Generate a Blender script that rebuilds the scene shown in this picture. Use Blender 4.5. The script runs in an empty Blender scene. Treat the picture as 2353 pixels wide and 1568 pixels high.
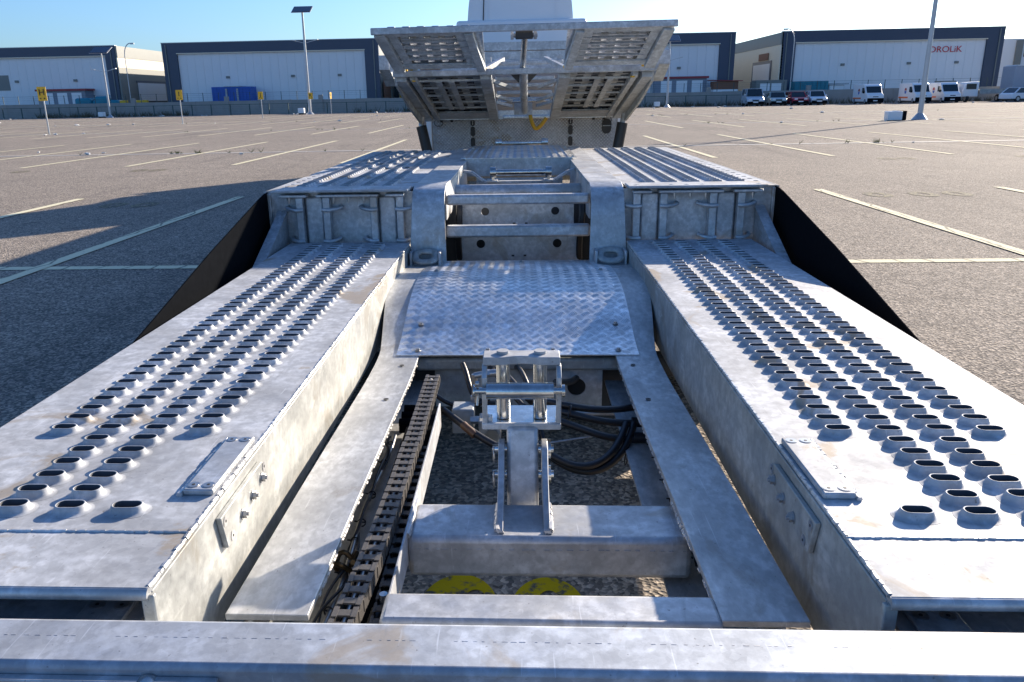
import bpy, math, random
from mathutils import Vector, Matrix
random.seed(7)
S = bpy.context.scene
COL = S.collection
R = math.radians

# ------------------------------------------------------------------ camera
cam_d = bpy.data.cameras.new("camera"); cam = bpy.data.objects.new("camera", cam_d); COL.objects.link(cam)
S.camera = cam
F_PX, PX, PY = 1817.0, 1108.0, 784.0
fw = Vector((1196-PX, 225-PY, F_PX)).normalized()
p2 = Vector((196-PX, 225+19-PY, F_PX))
up = fw.cross(p2).normalized()
if up.y > 0: up = -up
rt = up.cross(fw)
if rt.x < 0: rt = -rt
X_ = Vector((rt.x, fw.x, up.x)); Yd = Vector((rt.y, fw.y, up.y)); Zf = Vector((rt.z, fw.z, up.z))
m = Matrix.Identity(4)
for i in range(3):
    m[i][0] = X_[i]; m[i][1] = -Yd[i]; m[i][2] = -Zf[i]
m[2][3] = 1.35
cam.matrix_world = m
cam_d.sensor_width = 36; cam_d.lens = F_PX/2353*36; cam_d.shift_x = 68.5/2353
cam_d.clip_start = 0.05; cam_d.clip_end = 3000
S.render.resolution_x, S.render.resolution_y = 1024, 682

# ------------------------------------------------------------------ light
SUN_AZ, SUN_EL = 39.3, 19.2
w = bpy.data.worlds.new("World"); S.world = w; w.use_nodes = True
nt = w.node_tree; nt.nodes.clear()
sky = nt.nodes.new("ShaderNodeTexSky"); sky.sky_type = 'NISHITA'; sky.sun_disc = False
sky.sun_elevation = R(SUN_EL); sky.sun_rotation = R(SUN_AZ); sky.altitude = 50
sky.air_density = 1.0; sky.dust_density = 1.2; sky.ozone_density = 3.5
bg = nt.nodes.new("ShaderNodeBackground"); bg.inputs[1].default_value = 0.078
wo = nt.nodes.new("ShaderNodeOutputWorld")
hs = nt.nodes.new("ShaderNodeHueSaturation"); hs.inputs['Saturation'].default_value = 1.0
nt.links.new(sky.outputs[0], hs.inputs['Color']); tint = nt.nodes.new("ShaderNodeMix"); tint.data_type = 'RGBA'; tint.blend_type = 'MULTIPLY'; tint.inputs[0].default_value = 1
tint.inputs[7].default_value = (.72, .94, 1.22, 1)
nt.links.new(hs.outputs[0], tint.inputs[6]); nt.links.new(tint.outputs[2], bg.inputs[0]); nt.links.new(bg.outputs[0], wo.inputs[0])
sd = bpy.data.lights.new("sun", 'SUN'); sd.energy = 5.0; sd.angle = R(0.5); sd.color = (1.0, 0.86, 0.70)
so = bpy.data.objects.new("sun", sd); COL.objects.link(so)
sv = Vector((math.sin(R(SUN_AZ))*math.cos(R(SUN_EL)), math.cos(R(SUN_AZ))*math.cos(R(SUN_EL)), math.sin(R(SUN_EL))))
so.rotation_euler = sv.to_track_quat('Z', 'Y').to_euler()
S.view_settings.view_transform = 'Standard'; S.view_settings.look = 'None'
S.view_settings.exposure = 1.2; S.view_settings.gamma = 1.0; S.view_settings.use_curve_mapping = False

# ------------------------------------------------------------------ helpers: mesh
class MB:
    def __init__(s): s.v = []; s.f = []
    def add(s, vs, fs):
        n = len(s.v); s.v += [tuple(p) for p in vs]; s.f += [tuple(i+n for i in f) for f in fs]; return s
    def box(s, x0, x1, y0, y1, z0, z1, M=None):
        vs = [(x, y, z) for z in (z0, z1) for y in (y0, y1) for x in (x0, x1)]
        if M is not None: vs = [tuple(M @ Vector(p)) for p in vs]
        return s.add(vs, [(0,2,3,1),(4,5,7,6),(0,1,5,4),(2,6,7,3),(0,4,6,2),(1,3,7,5)])
    def bar(s, a, b, wd, h, upv=(0,0,1)):
        a = Vector(a); b = Vector(b); d = (b-a); L = d.length; d.normalize()
        x = d.cross(Vector(upv)).normalized(); z = x.cross(d).normalized()
        M = Matrix((( x.x, d.x, z.x, a.x),(x.y, d.y, z.y, a.y),(x.z, d.z, z.z, a.z),(0,0,0,1)))
        return s.box(-wd/2, wd/2, 0, L, -h/2, h/2, M)
    def tube(s, pts, r, n=12, cap=True):
        pts = [Vector(p) for p in pts]; base = len(s.v); N = len(pts); prev = None
        rr = r if isinstance(r, (list, tuple)) else [r]*N
        for i, p in enumerate(pts):
            t = (pts[min(i+1, N-1)]-pts[max(i-1, 0)]).normalized()
            if prev is None:
                a = Vector((0,0,1)) if abs(t.z) < .9 else Vector((1,0,0)); x = t.cross(a).normalized()
            else: x = (prev - t*prev.dot(t)).normalized()
            prev = x; y = t.cross(x)
            for k in range(n):
                c = 2*math.pi*k/n; s.v.append(tuple(p + rr[i]*(math.cos(c)*x+math.sin(c)*y)))
        for i in range(N-1):
            for k in range(n):
                a = base+i*n+k; b = base+i*n+(k+1)%n; s.f.append((a, b, b+n, a+n))
        if cap:
            s.f.append(tuple(base+k for k in range(n))[::-1]); s.f.append(tuple(base+(N-1)*n+k for k in range(n)))
        return s
    def prism(s, pts, fn, a, b):
        # pts 2D polygon, fn(u,v,w)->xyz, extruded w=a..b
        n = len(pts); vs = [fn(u, v, a) for u, v in pts]+[fn(u, v, b) for u, v in pts]
        fs = [tuple(range(n))[::-1], tuple(range(n, 2*n))]+[(i, (i+1)%n, (i+1)%n+n, i+n) for i in range(n)]
        return s.add(vs, fs)
    def strip(s, prof, x0, x1, th, fx=None):
        # sheet following profile [(y,z)...] between x0..x1 (fx(y)->(x0,x1)), thickness th downward
        n = len(prof); vs = []
        for (y, z) in prof:
            a, b = fx(y) if fx else (x0, x1)
            vs += [(a, y, z), (b, y, z), (b, y, z-th), (a, y, z-th)]
        fs = [(0,1,2,3), tuple(4*(n-1)+k for k in (3,2,1,0))]
        for i in range(n-1):
            o = 4*i
            for k in range(4): fs.append((o+k, o+4+k, o+4+(k+1)%4, o+(k+1)%4))
        return s.add(vs, fs)
    def grid(s, xs, ys, z0, z1, hole):
        # plate with rectangular holes; hole(i,j) True -> open cell
        nx, ny = len(xs), len(ys); top = len(s.v)
        for z in (z1, z0):
            for y in ys:
                for x in xs: s.v.append((x, y, z))
        o = nx*ny
        H = lambda i, j: not (0 <= i < nx-1 and 0 <= j < ny-1) or hole(i, j)
        for j in range(ny-1):
            for i in range(nx-1):
                if H(i, j): continue
                a = top+j*nx+i; s.f.append((a, a+1, a+1+nx, a+nx)); s.f.append((a+o, a+o+nx, a+o+nx+1, a+o+1))
                if H(i-1, j): s.f.append((a, a+nx, a+nx+o, a+o))
                if H(i+1, j): s.f.append((a+1, a+1+o, a+1+nx+o, a+1+nx))
                if H(i, j-1): s.f.append((a, a+o, a+1+o, a+1))
                if H(i, j+1): s.f.append((a+nx, a+nx+1, a+nx+1+o, a+nx+o))
        return s
    def ring_plate(s, cx, cz, hw, hh, r, fn, th, n=24):
        # rectangle plate (2hw x 2hh) with a round hole radius r, fn(u,v,w)
        vs = []; pts = []
        for k in range(n):
            c = 2*math.pi*k/n + math.pi/4; x, y = math.cos(c), math.sin(c); q = max(abs(x)/hw, abs(y)/hh)
            pts.append((x, y, q))
        for w_ in (0, th):
            for x, y, q in pts: vs.append(fn(cx+x/q, cz+y/q, w_))
            for x, y, q in pts: vs.append(fn(cx+x*r, cz+y*r, w_))
        fs = []
        for k in range(n):
            k2 = (k+1)%n
            fs.append((k, k2, n+k2, n+k)); fs.append((2*n+k, 3*n+k, 3*n+k2, 2*n+k2))
            fs.append((k, 2*n+k, 2*n+k2, k2)); fs.append((n+k, n+k2, 3*n+k2, 3*n+k))
        return s.add(vs, fs)
    def mesh(s, name, mat, off=(0,0,0), smooth=False):
        me = bpy.data.meshes.new(name)
        ox, oy, oz = off
        me.from_pydata([(x-ox, y-oy, z-oz) for x, y, z in s.v], [], s.f)
        import bmesh
        bm = bmesh.new(); bm.from_mesh(me); bmesh.ops.recalc_face_normals(bm, faces=bm.faces); bm.to_mesh(me); bm.free()
        if mat is not None: me.materials.append(mat)
        if smooth:
            me.polygons.foreach_set('use_smooth', [True]*len(me.polygons))
            if smooth != 'all': me.set_sharp_from_angle(angle=R(38))
        me.update(); return me

ROOTLOC = {}
def root(name, label, cat, loc=(0,0,0), group=None):
    o = bpy.data.objects.new(name, None); COL.objects.link(o); o.location = loc
    o.empty_display_size = 0.2
    o['label'] = label; o['category'] = cat
    if group: o['group'] = group
    ROOTLOC[o] = Vector(loc); return o
def part(name, mb, mat, parent=None, smooth=False, bevel=0, label=None, kind=None, loc=None):
    """mesh given in world coordinates; parent is a root or one of its parts"""
    if parent is None: off = Vector((0,0,0))
    else: off = ROOTLOC[parent]
    me = mb.mesh(name, mat, off, smooth) if isinstance(mb, MB) else mb
    o = bpy.data.objects.new(name, me); COL.objects.link(o)
    if parent is not None: o.parent = parent
    ROOTLOC[o] = off
    if bevel:
        b = o.modifiers.new('bevel', 'BEVEL'); b.width = bevel; b.segments = 2; b.limit_method = 'ANGLE'; b.angle_limit = R(40)
        me.polygons.foreach_set('use_smooth', [True]*len(me.polygons)); me.set_sharp_from_angle(angle=R(60))
    if label: o['label'] = label
    if kind: o['kind'] = kind
    return o
def single(name, mb, mat, label, cat, loc, smooth=False, bevel=0, group=None, kind=None):
    me = mb.mesh(name, mat, loc, smooth) if isinstance(mb, MB) else mb
    o = bpy.data.objects.new(name, me); COL.objects.link(o); o.location = loc
    if kind: o['kind'] = kind
    if label: o['label'] = label
    if cat: o['category'] = cat
    if group: o['group'] = group
    if bevel:
        b = o.modifiers.new('bevel', 'BEVEL'); b.width = bevel; b.segments = 2; b.limit_method = 'ANGLE'
    ROOTLOC[o] = Vector(loc); return o
def place(name, me, parent, p, rz=0, sc=None):
    """a copy sharing mesh data, at world point p under parent"""
    o = bpy.data.objects.new(name, me); COL.objects.link(o); o.parent = parent
    o.location = Vector(p)-ROOTLOC[parent]; o.rotation_euler = (0,0,rz)
    if sc: o.scale = sc
    ROOTLOC[o] = Vector(p); return o
def copy_tree(o, parent=None):
    c = o.copy(); COL.objects.link(c)
    if parent is not None: c.parent = parent
    for ch in [k for k in list(o.children)]: copy_tree(ch, c)
    return c

# ------------------------------------------------------------------ helpers: materials
def newmat(name):
    mt = bpy.data.materials.new(name); mt.use_nodes = True; n = mt.node_tree
    b = n.nodes['Principled BSDF']; return mt, n, b
def pos(n, scale=(1,1,1)):
    g = n.nodes.new('ShaderNodeNewGeometry'); mp = n.nodes.new('ShaderNodeMapping')
    mp.inputs['Scale'].default_value = scale; n.links.new(g.outputs['Position'], mp.inputs[0]); return mp.outputs[0]
def noise(n, vec, sc, det=6, rough=.6, dist=0):
    t = n.nodes.new('ShaderNodeTexNoise'); t.inputs['Scale'].default_value = sc; t.inputs['Detail'].default_value = det
    t.inputs['Roughness'].default_value = rough; t.inputs['Distortion'].default_value = dist
    n.links.new(vec, t.inputs['Vector']); return t.outputs['Fac']
def ramp(n, fac, stops):
    r = n.nodes.new('ShaderNodeValToRGB'); e = r.color_ramp.elements
    while len(e) < len(stops): e.new(.5)
    for i, (p, c) in enumerate(stops):
        e[i].position = p; e[i].color = (c, c, c, 1) if not isinstance(c, (tuple, list)) else (*c, 1)
    n.links.new(fac, r.inputs[0]); return r.outputs[0]
def mix(n, fac, a, b, mode='MIX'):
    x = n.nodes.new('ShaderNodeMix'); x.data_type = 'RGBA'; x.blend_type = mode
    for s_, v in ((0, fac), (6, a), (7, b)):
        if isinstance(v, (int, float)): x.inputs[s_].default_value = v
        elif isinstance(v, (tuple, list)): x.inputs[s_].default_value = (*v, 1)
        else: n.links.new(v, x.inputs[s_])
    return x.outputs[2]
def bump(n, b, h, strength=.2, dist=.002):
    k = n.nodes.new('ShaderNodeBump'); k.inputs['Strength'].default_value = strength; k.inputs['Distance'].default_value = dist
    n.links.new(h, k.inputs['Height']); n.links.new(k.outputs[0], b.inputs['Normal'])
def simple(name, col, rough=.5, metal=0, var=.12, sc=3.0, bmp=0, emit=None):
    mt, n, b = newmat(name); v = pos(n)
    f = noise(n, v, sc, 5)
    lo = tuple(c*(1-var) for c in col); hi = tuple(min(1, c*(1+var)) for c in col)
    n.links.new(mix(n, f, lo, hi), b.inputs['Base Color'])
    b.inputs['Roughness'].default_value = rough; b.inputs['Metallic'].default_value = metal
    if bmp: bump(n, b, noise(n, v, sc*12, 4), bmp, .003)
    return mt
def galv(name, base=(.56,.575,.59), metal=.62, r0=.30, r1=.52, dirt=.55, stain=(.33,.29,.24), sc=1.0, streak=(1,1,1), spec=.35):
    mt, n, b = newmat(name); v = pos(n, streak)
    cloud = noise(n, v, 5*sc, 9, .62, .6)
    fine = noise(n, v, 34*sc, 6, .6)
    vor = n.nodes.new('ShaderNodeTexVoronoi'); vor.inputs['Scale'].default_value = 70*sc; n.links.new(v, vor.inputs['Vector'])
    c1 = mix(n, ramp(n, cloud, [(.36, 0.0), (.62, 1.0)]), tuple(c*.72 for c in base), tuple(min(1, c*1.16) for c in base))
    c2 = mix(n, ramp(n, fine, [(.42, .55), (.6, 0.0)]), c1, tuple(c*.62 for c in base))
    spang = ramp(n, vor.outputs['Color'], [(.1, .74), (.9, 1.0)])
    c3 = mix(n, .5, c2, spang, 'MULTIPLY')
    st = noise(n, v, 2.6*sc, 7, .62, 1.2)
    c4 = mix(n, ramp(n, st, [(.585, 0.0), (.64, dirt)]), c3, stain)
    mid_ = noise(n, v, 14*sc, 10, .72, .8)
    c4 = mix(n, ramp(n, mid_, [(.56, 0.0), (.66, .32)]), c4, tuple(c*.50 for c in base))
    wv_ = n.nodes.new('ShaderNodeTexNoise'); wv_.inputs['Scale'].default_value = 3.0; wv_.inputs['Detail'].default_value = 2
    mpv = n.nodes.new('ShaderNodeMapping'); mpv.inputs['Rotation'].default_value = (0,0,.6); mpv.inputs['Scale'].default_value = (60,2.2,8); n.links.new(v, mpv.inputs[0]); n.links.new(mpv.outputs[0], wv_.inputs['Vector'])
    c4 = mix(n, ramp(n, wv_.outputs['Fac'], [(.69, 0.0), (.73, .35)]), c4, tuple(min(1, c*1.35) for c in base))
    msc = n.nodes.new('ShaderNodeMapping'); msc.inputs['Scale'].default_value = (9,1.3,6); n.links.new(v, msc.inputs[0])
    scf = noise(n, msc.outputs[0], 1.6, 7, .7, .5)
    c4 = mix(n, ramp(n, scf, [(.60, 0.0), (.70, .40)]), c4, tuple(c*.45 for c in base))
    sp = noise(n, v, 110*sc, 3, .5)
    c5 = mix(n, ramp(n, sp, [(.24, .6), (.31, 0.0)]), c4, (.12,.11,.10))
    n.links.new(c5, b.inputs['Base Color'])
    rr = n.nodes.new('ShaderNodeMapRange'); rr.inputs[1].default_value = .3; rr.inputs[2].default_value = .7
    rr.inputs[3].default_value = r0; rr.inputs[4].default_value = r1
    n.links.new(noise(n, v, 9*sc, 7, .65, .4), rr.inputs[0]); n.links.new(rr.outputs[0], b.inputs['Roughness'])
    b.inputs['Metallic'].default_value = metal
    b.inputs['Specular IOR Level'].default_value = spec
    bump(n, b, noise(n, v, 16*sc, 8, .6), .16, .004)
    return mt

M = {}
M['galv'] = galv('galvanised_steel', (.58,.595,.61), .55, .42, .62, spec=.2)
M['galv_top'] = galv('galvanised_deck', (.52,.54,.565), .28, .60, .78, .9, spec=.10)
M['galv_beam'] = galv('galvanised_beam', (.48,.52,.58), .55, .56, .76, .7, spec=.1)
M['galv_old'] = galv('galvanised_weathered', (.47,.48,.46), .36, .42, .65, .6, (.26,.24,.20), 1.0)
M['galv_rail'] = galv('galvanised_rail', (.56,.57,.57), .5, .42, .6, .5, (.27,.25,.22), 1.3, (1.0,.55,1))
M['galv_dull'] = galv('galvanised_underside', (.50,.54,.56), .25, .42, .65, .5, (.22,.20,.15), .9)
M['inner'] = simple('slot_inner_shade', (.035,.04,.05), .7, 0, .3, 30)  # shade inside the slots put into the colour of their inner walls
M['weld'] = galv('weld_bead', (.62,.62,.62), .6, .28, .5, .3)
M['alu'] = galv('aluminium_tread', (.82,.84,.85), .93, .30, .44, .12, (.45,.45,.46), 1.6)
M['zinc'] = galv('bright_zinc', (.66,.67,.66), .95, .16, .28, .1, (.45,.42,.33), 1.0)
M['bolt'] = simple('bolt_steel', (.42,.42,.42), .35, .85, .2, 60)
M['socket'] = simple('socket_dark', (.03,.03,.03), .6)
M['blackrub'] = simple('black_rubber_sheet', (.009,.010,.012), .9, 0, .3, 40, .3)
M['hose'] = simple('black_hose', (.014,.014,.016), .38, 0, .3, 50, .2)
M['chain'] = simple('grey_black_plastic', (.075,.070,.066), .5, 0, .3, 80, .3)
M['blackrub'].node_tree.nodes['Principled BSDF'].inputs['Specular IOR Level'].default_value = 0
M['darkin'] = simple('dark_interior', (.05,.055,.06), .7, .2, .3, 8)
M['white'] = simple('white_paint', (.78,.79,.80), .32, 0, .04, 2)
M['whitep'] = simple('white_cladding', (.76,.77,.77), .5, 0, .05, .3)
M['navy'] = simple('dark_blue_cladding', (.040,.062,.105), .45, 0, .12, .3)
M['greyclad'] = simple('grey_green_cladding', (.20,.21,.195), .55, 0, .08, .4)
M['beige'] = simple('cream_cladding', (.70,.64,.50), .55, 0, .06, .5)
M['yellow'] = simple('yellow_paint', (.75,.44,.02), .5, 0, .12, 8)
M['signblack'] = simple('sign_black', (.02,.02,.02), .5)
M['glass'] = simple('dark_glass', (.02,.035,.045), .08, 0, .2, 2)
M['tyre'] = simple('tyre_rubber', (.02,.02,.02), .75)
M['redroof'] = simple('dark_red_trim', (.30,.035,.045), .5)
M['blue'] = simple('blue_tarp', (.015,.10,.42), .5, 0, .3, 1.2, .3)
M['teal'] = simple('teal_tarp', (.01,.20,.27), .5, 0, .3, 1.2, .3)
M['post'] = simple('pole_grey', (.42,.44,.46), .4, .4, .1, 4)
M['greenpost'] = simple('green_fence_post', (.03,.07,.07), .5)
M['redtxt'] = simple('red_lettering', (.55,.03,.05), .5)
M['orange'] = simple('orange_stripe', (.75,.16,.03), .45)
M['litter'] = simple('litter_white', (.72,.71,.68), .7, 0, .2, 30)
M['brown'] = simple('brown_board', (.22,.10,.06), .7)
M['solar'] = simple('solar_panel', (.05,.06,.09), .25, .2)
M['headlight'] = simple('lamp_lens', (.75,.78,.8), .15)
M['redlens'] = simple('red_lens', (.5,.02,.02), .25)
M['hosey'] = simple('yellow_hose', (.62,.33,.01), .5, 0, .2, 30)

# asphalt
mt, n, b = newmat('asphalt'); M['asphalt'] = mt
v = pos(n)
big = noise(n, v, .14, 6, .6, .3); mid = noise(n, v, 1.3, 8, .65)
vor = n.nodes.new('ShaderNodeTexVoronoi'); vor.inputs['Scale'].default_value = 78; n.links.new(v, vor.inputs['Vector'])
bw = n.nodes.new('ShaderNodeRGBToBW'); n.links.new(vor.outputs['Color'], bw.inputs[0])
vor2 = n.nodes.new('ShaderNodeTexVoronoi'); vor2.inputs['Scale'].default_value = 26; n.links.new(v, vor2.inputs['Vector'])
bw2 = n.nodes.new('ShaderNodeRGBToBW'); n.links.new(vor2.outputs['Color'], bw2.inputs[0])
a1 = mix(n, ramp(n, big, [(.3, 0.), (.7, 1.)]), (.225,.202,.177), (.290,.258,.222))
a2 = mix(n, ramp(n, mid, [(.35, .0), (.7, .6)]), a1, (.188,.170,.152))
g1 = ramp(n, bw.outputs[0], [(.15, (.38,.38,.4)), (.5, (.95,.94,.93)), (.85, (2.3,2.2,2.05))])
a3 = mix(n, .75, a2, g1, 'MULTIPLY')
g2 = ramp(n, bw2.outputs[0], [(.2, .78), (.9, 1.25)])
a4 = mix(n, .6, a3, g2, 'MULTIPLY')
vt = pos(n, (.9,.07,1)); trk = noise(n, vt, 1.0, 5, .6, .5)
a4 = mix(n, ramp(n, trk, [(.56, .0), (.70, .38)]), a4, (.085,.080,.076))
ps = noise(n, v, .55, 4, .55, 1.5); a4 = mix(n, ramp(n, ps, [(.66, 0.), (.69, .30)]), a4, (.10,.092,.086))
oil = noise(n, v, 2.1, 4, .5); a4 = mix(n, ramp(n, oil, [(.73, 0.), (.77, .55)]), a4, (.035,.033,.032))
n.links.new(a4, b.inputs['Base Color']); b.inputs['Roughness'].default_value = .9
bump(n, b, vor.outputs['Distance'], .9, .006); b.inputs['Specular IOR Level'].default_value = .06
# road paint, worn
def paint(name, col, lo, hi, cracks=True):
    mt, n, b = newmat(name); v = pos(n)
    wv = n.nodes.new('ShaderNodeTexWave'); wv.inputs['Scale'].default_value = 1.1; wv.inputs['Distortion'].default_value = 6; wv.inputs['Detail'].default_value = 3
    n.links.new(v, wv.inputs['Vector'])
    c = mix(n, ramp(n, wv.outputs['Fac'], [(.0, .75), (.04, 0.)]), col, (.10,.10,.09)) if cracks else col
    wear = noise(n, v, 22, 8, .7)
    c = mix(n, ramp(n, wear, [(lo, 0.), (hi, 1.)]), c, (.10,.095,.088))
    n.links.new(c, b.inputs['Base Color']); b.inputs['Roughness'].default_value = .9; b.inputs['Specular IOR Level'].default_value = .08
    bump(n, b, noise(n, v, 60, 5), .5, .004)
    return mt
M['line'] = paint('line_paint', (.72,.67,.47), .60, .72)
M['lineold'] = paint('line_paint_far', (.68,.63,.44), .58, .72, False)
M['ypaint'] = paint('yellow_road_paint', (.50,.37,.012), .52, .62, False)
M['yfade'] = paint('faded_yellow_paint', (.36,.32,.20), .38, .56, False)
M['concrete'] = simple('concrete_wall', (.30,.29,.27), .85, 0, .22, 1.2, .2)
M['kerb'] = simple('concrete_strip', (.36,.34,.31), .85, 0, .25, 2, .2)

# ------------------------------------------------------------------ ground
def struct(name, mb, mat, parent=None, kind='structure'):
    o = part(name, mb, mat, parent)
    if parent is None: o['kind'] = kind
    return o
g = MB(); g.add([(-1500,-300,0),(1500,-300,0),(1500,2500,0),(-1500,2500,0)], [(0,1,2,3)])
ground = struct('parking_lot', g, M['asphalt'])
def flat(name, pts, z, mat, parent=ground):
    mb = MB(); mb.add([(x, y, z) for x, y in pts], [tuple(range(len(pts)))]); return struct(name, mb, mat, parent)
def rect(name, x0, x1, y0, y1, z, mat, parent=ground): return flat(name, [(x0,y0),(x1,y0),(x1,y1),(x0,y1)], z, mat, parent)
LW = .13
rect('header_line', -40, 40, 6.60-LW/2, 6.60+LW/2, .004, M['line'])
xsl = [-4.20 - 2.46*i for i in range(0, 9)] + [4.29 + 2.53*i for i in range(0, 9)] + [-1.7, 1.7]
mstall = MB().add([(-LW/2,-5.2,0),(LW/2,-5.2,0),(LW/2,5.2,0),(-LW/2,5.2,0)], [(0,1,2,3)]).mesh('stall_line', M['line'])
mstallf = MB().add([(-LW/2,-5.3,0),(LW/2,-5.3,0),(LW/2,5.3,0),(-LW/2,5.3,0)], [(0,1,2,3)]).mesh('stall_line', M['lineold'])
for x in xsl: place('stall_line', mstall, ground, (x, 6.6, .008))
for k, yc in enumerate((23.4, 40.2, 57.0, 73.8)):
    xs_ = [-4.05 - 2.49*i for i in range(0, 22)] + [4.29 + 2.55*i for i in range(0, 22)] + [-1.6, 0.9]
    for x in xs_:
        if abs(x) > 22+yc*.55: continue
        place('stall_line', mstallf, ground, (x, yc, .008))
# concrete drainage strips between the facing rows
for yc in (23.4-.7, 40.2, 57.0, 73.8):
    mb = MB(); x = -60.0
    while x < 75:
        mb.box(x, x+1.97, yc-.13, yc+.13, -.02, .006+random.random()*.003); x += 2.0
    struct('drain_strip', mb, M['kerb'], ground)
# painted bay numbers under the frame: two rounded digit tops
def ringpts(cx, cy, rx, ry, tx, ty, z, n=40):
    mb = MB(); vs = []
    for k in range(n):
        c = 2*math.pi*k/n; vs.append((cx+rx*math.cos(c), cy+ry*math.sin(c), z)); 
    for k in range(n):
        c = 2*math.pi*k/n; vs.append((cx+tx[0]+tx[1]*math.cos(c), cy+ty[0]+ty[1]*math.sin(c), z))
    mb.add(vs, [(k, (k+1)%n, n+(k+1)%n, n+k) for k in range(n)]); return mb
struct('bay_number', ringpts(-.178, 1.86, .112, .17, (.045,.042), (-.005,.10), .004), M['ypaint'], ground)
struct('bay_number', ringpts(.072, 1.85, .108, .17, (.004,.042), (0,.105), .004), M['ypaint'], ground)
for (x, y, s) in ((-5.75,11.0,1),(-5.3,11.0,1),(4.85,11.1,1),(5.45,11.1,1),(5.9,11.1,1),(-8.2,17.0,1),(-7.8,17.0,1),(8.0,17.2,1),(7.6,17.2,1),(10.4,17.2,1),(-10.9,17.1,1)):
    struct('bay_number', ringpts(x, y, .17, .28, (0,.06), (0,.14), .004), M['yfade'], ground)

# ==================================================================  TRAILER
CX = -.018
T = root('car_transporter_trailer', 'galvanised steel car transporter trailer with twin wheel tracks of raised slots', 'trailer', (CX, 4.2, 0))
# rear beam
bm = MB().box(-2.6, 2.6, .902, 1.006, .40, .60)
part('rear_beam', bm, M['galv_beam'], T, bevel=.009)
mb = MB(); x = -1.4
while x < 1.4:
    L = .003+random.random()*.006; mb.box(x, x+L, .9625, .9632+random.random()*.0008, .5995, .60022+random.random()*.0002); x += L+.004+random.random()*.01+(random.random() < .1)*.05
part('beam_weld_seam', mb, M['weld'], T, kind='stuff')
for x0, x1 in ((-2.4,-.425),(.455,2.4)):
    part('beam_face_plate', MB().box(x0, x1, .888, .9015, .42, .583), M['galv'], T, bevel=.002)
for x in (-.525, .535):
    part('latch_knob', MB().tube([(x,.8995,.566),(x,.875,.566)], .021, 24), M['zinc'], T, smooth=True)

# raised slot mesh
def slot_mesh(name, a, r, h, sk, mat, n=24, deep=.022):
    prof = [(sk, .0), (sk*.66, h*.06), (sk*.42, h*.24), (sk*.28, h*.58), (sk*.18, h*.88), (.0022, h*.985), (.0009, h), (-.0003, h*.965), (-.0006, -deep)]
    vs = []
    for off, z in prof:
        q = r+off
        for k in range(n):
            c = 2*math.pi*(k+.5)/n; vs.append(((a if math.cos(c) > 0 else -a)+q*math.cos(c), q*math.sin(c), z))
    fs = []
    for i in range(len(prof)-1):
        for k in range(n): fs.append((i*n+k, i*n+(k+1)%n, (i+1)*n+(k+1)%n, (i+1)*n+k))
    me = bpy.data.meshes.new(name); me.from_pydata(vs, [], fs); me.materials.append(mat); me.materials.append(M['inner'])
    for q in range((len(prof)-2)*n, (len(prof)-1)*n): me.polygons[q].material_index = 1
    me.polygons.foreach_set('use_smooth', [True]*len(me.polygons)); me.update(); return me, vs, fs
slotM, slotV, slotF = slot_mesh('raised_slot', .0130, .0130, .0148, .0172, M['galv_top'])

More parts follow.
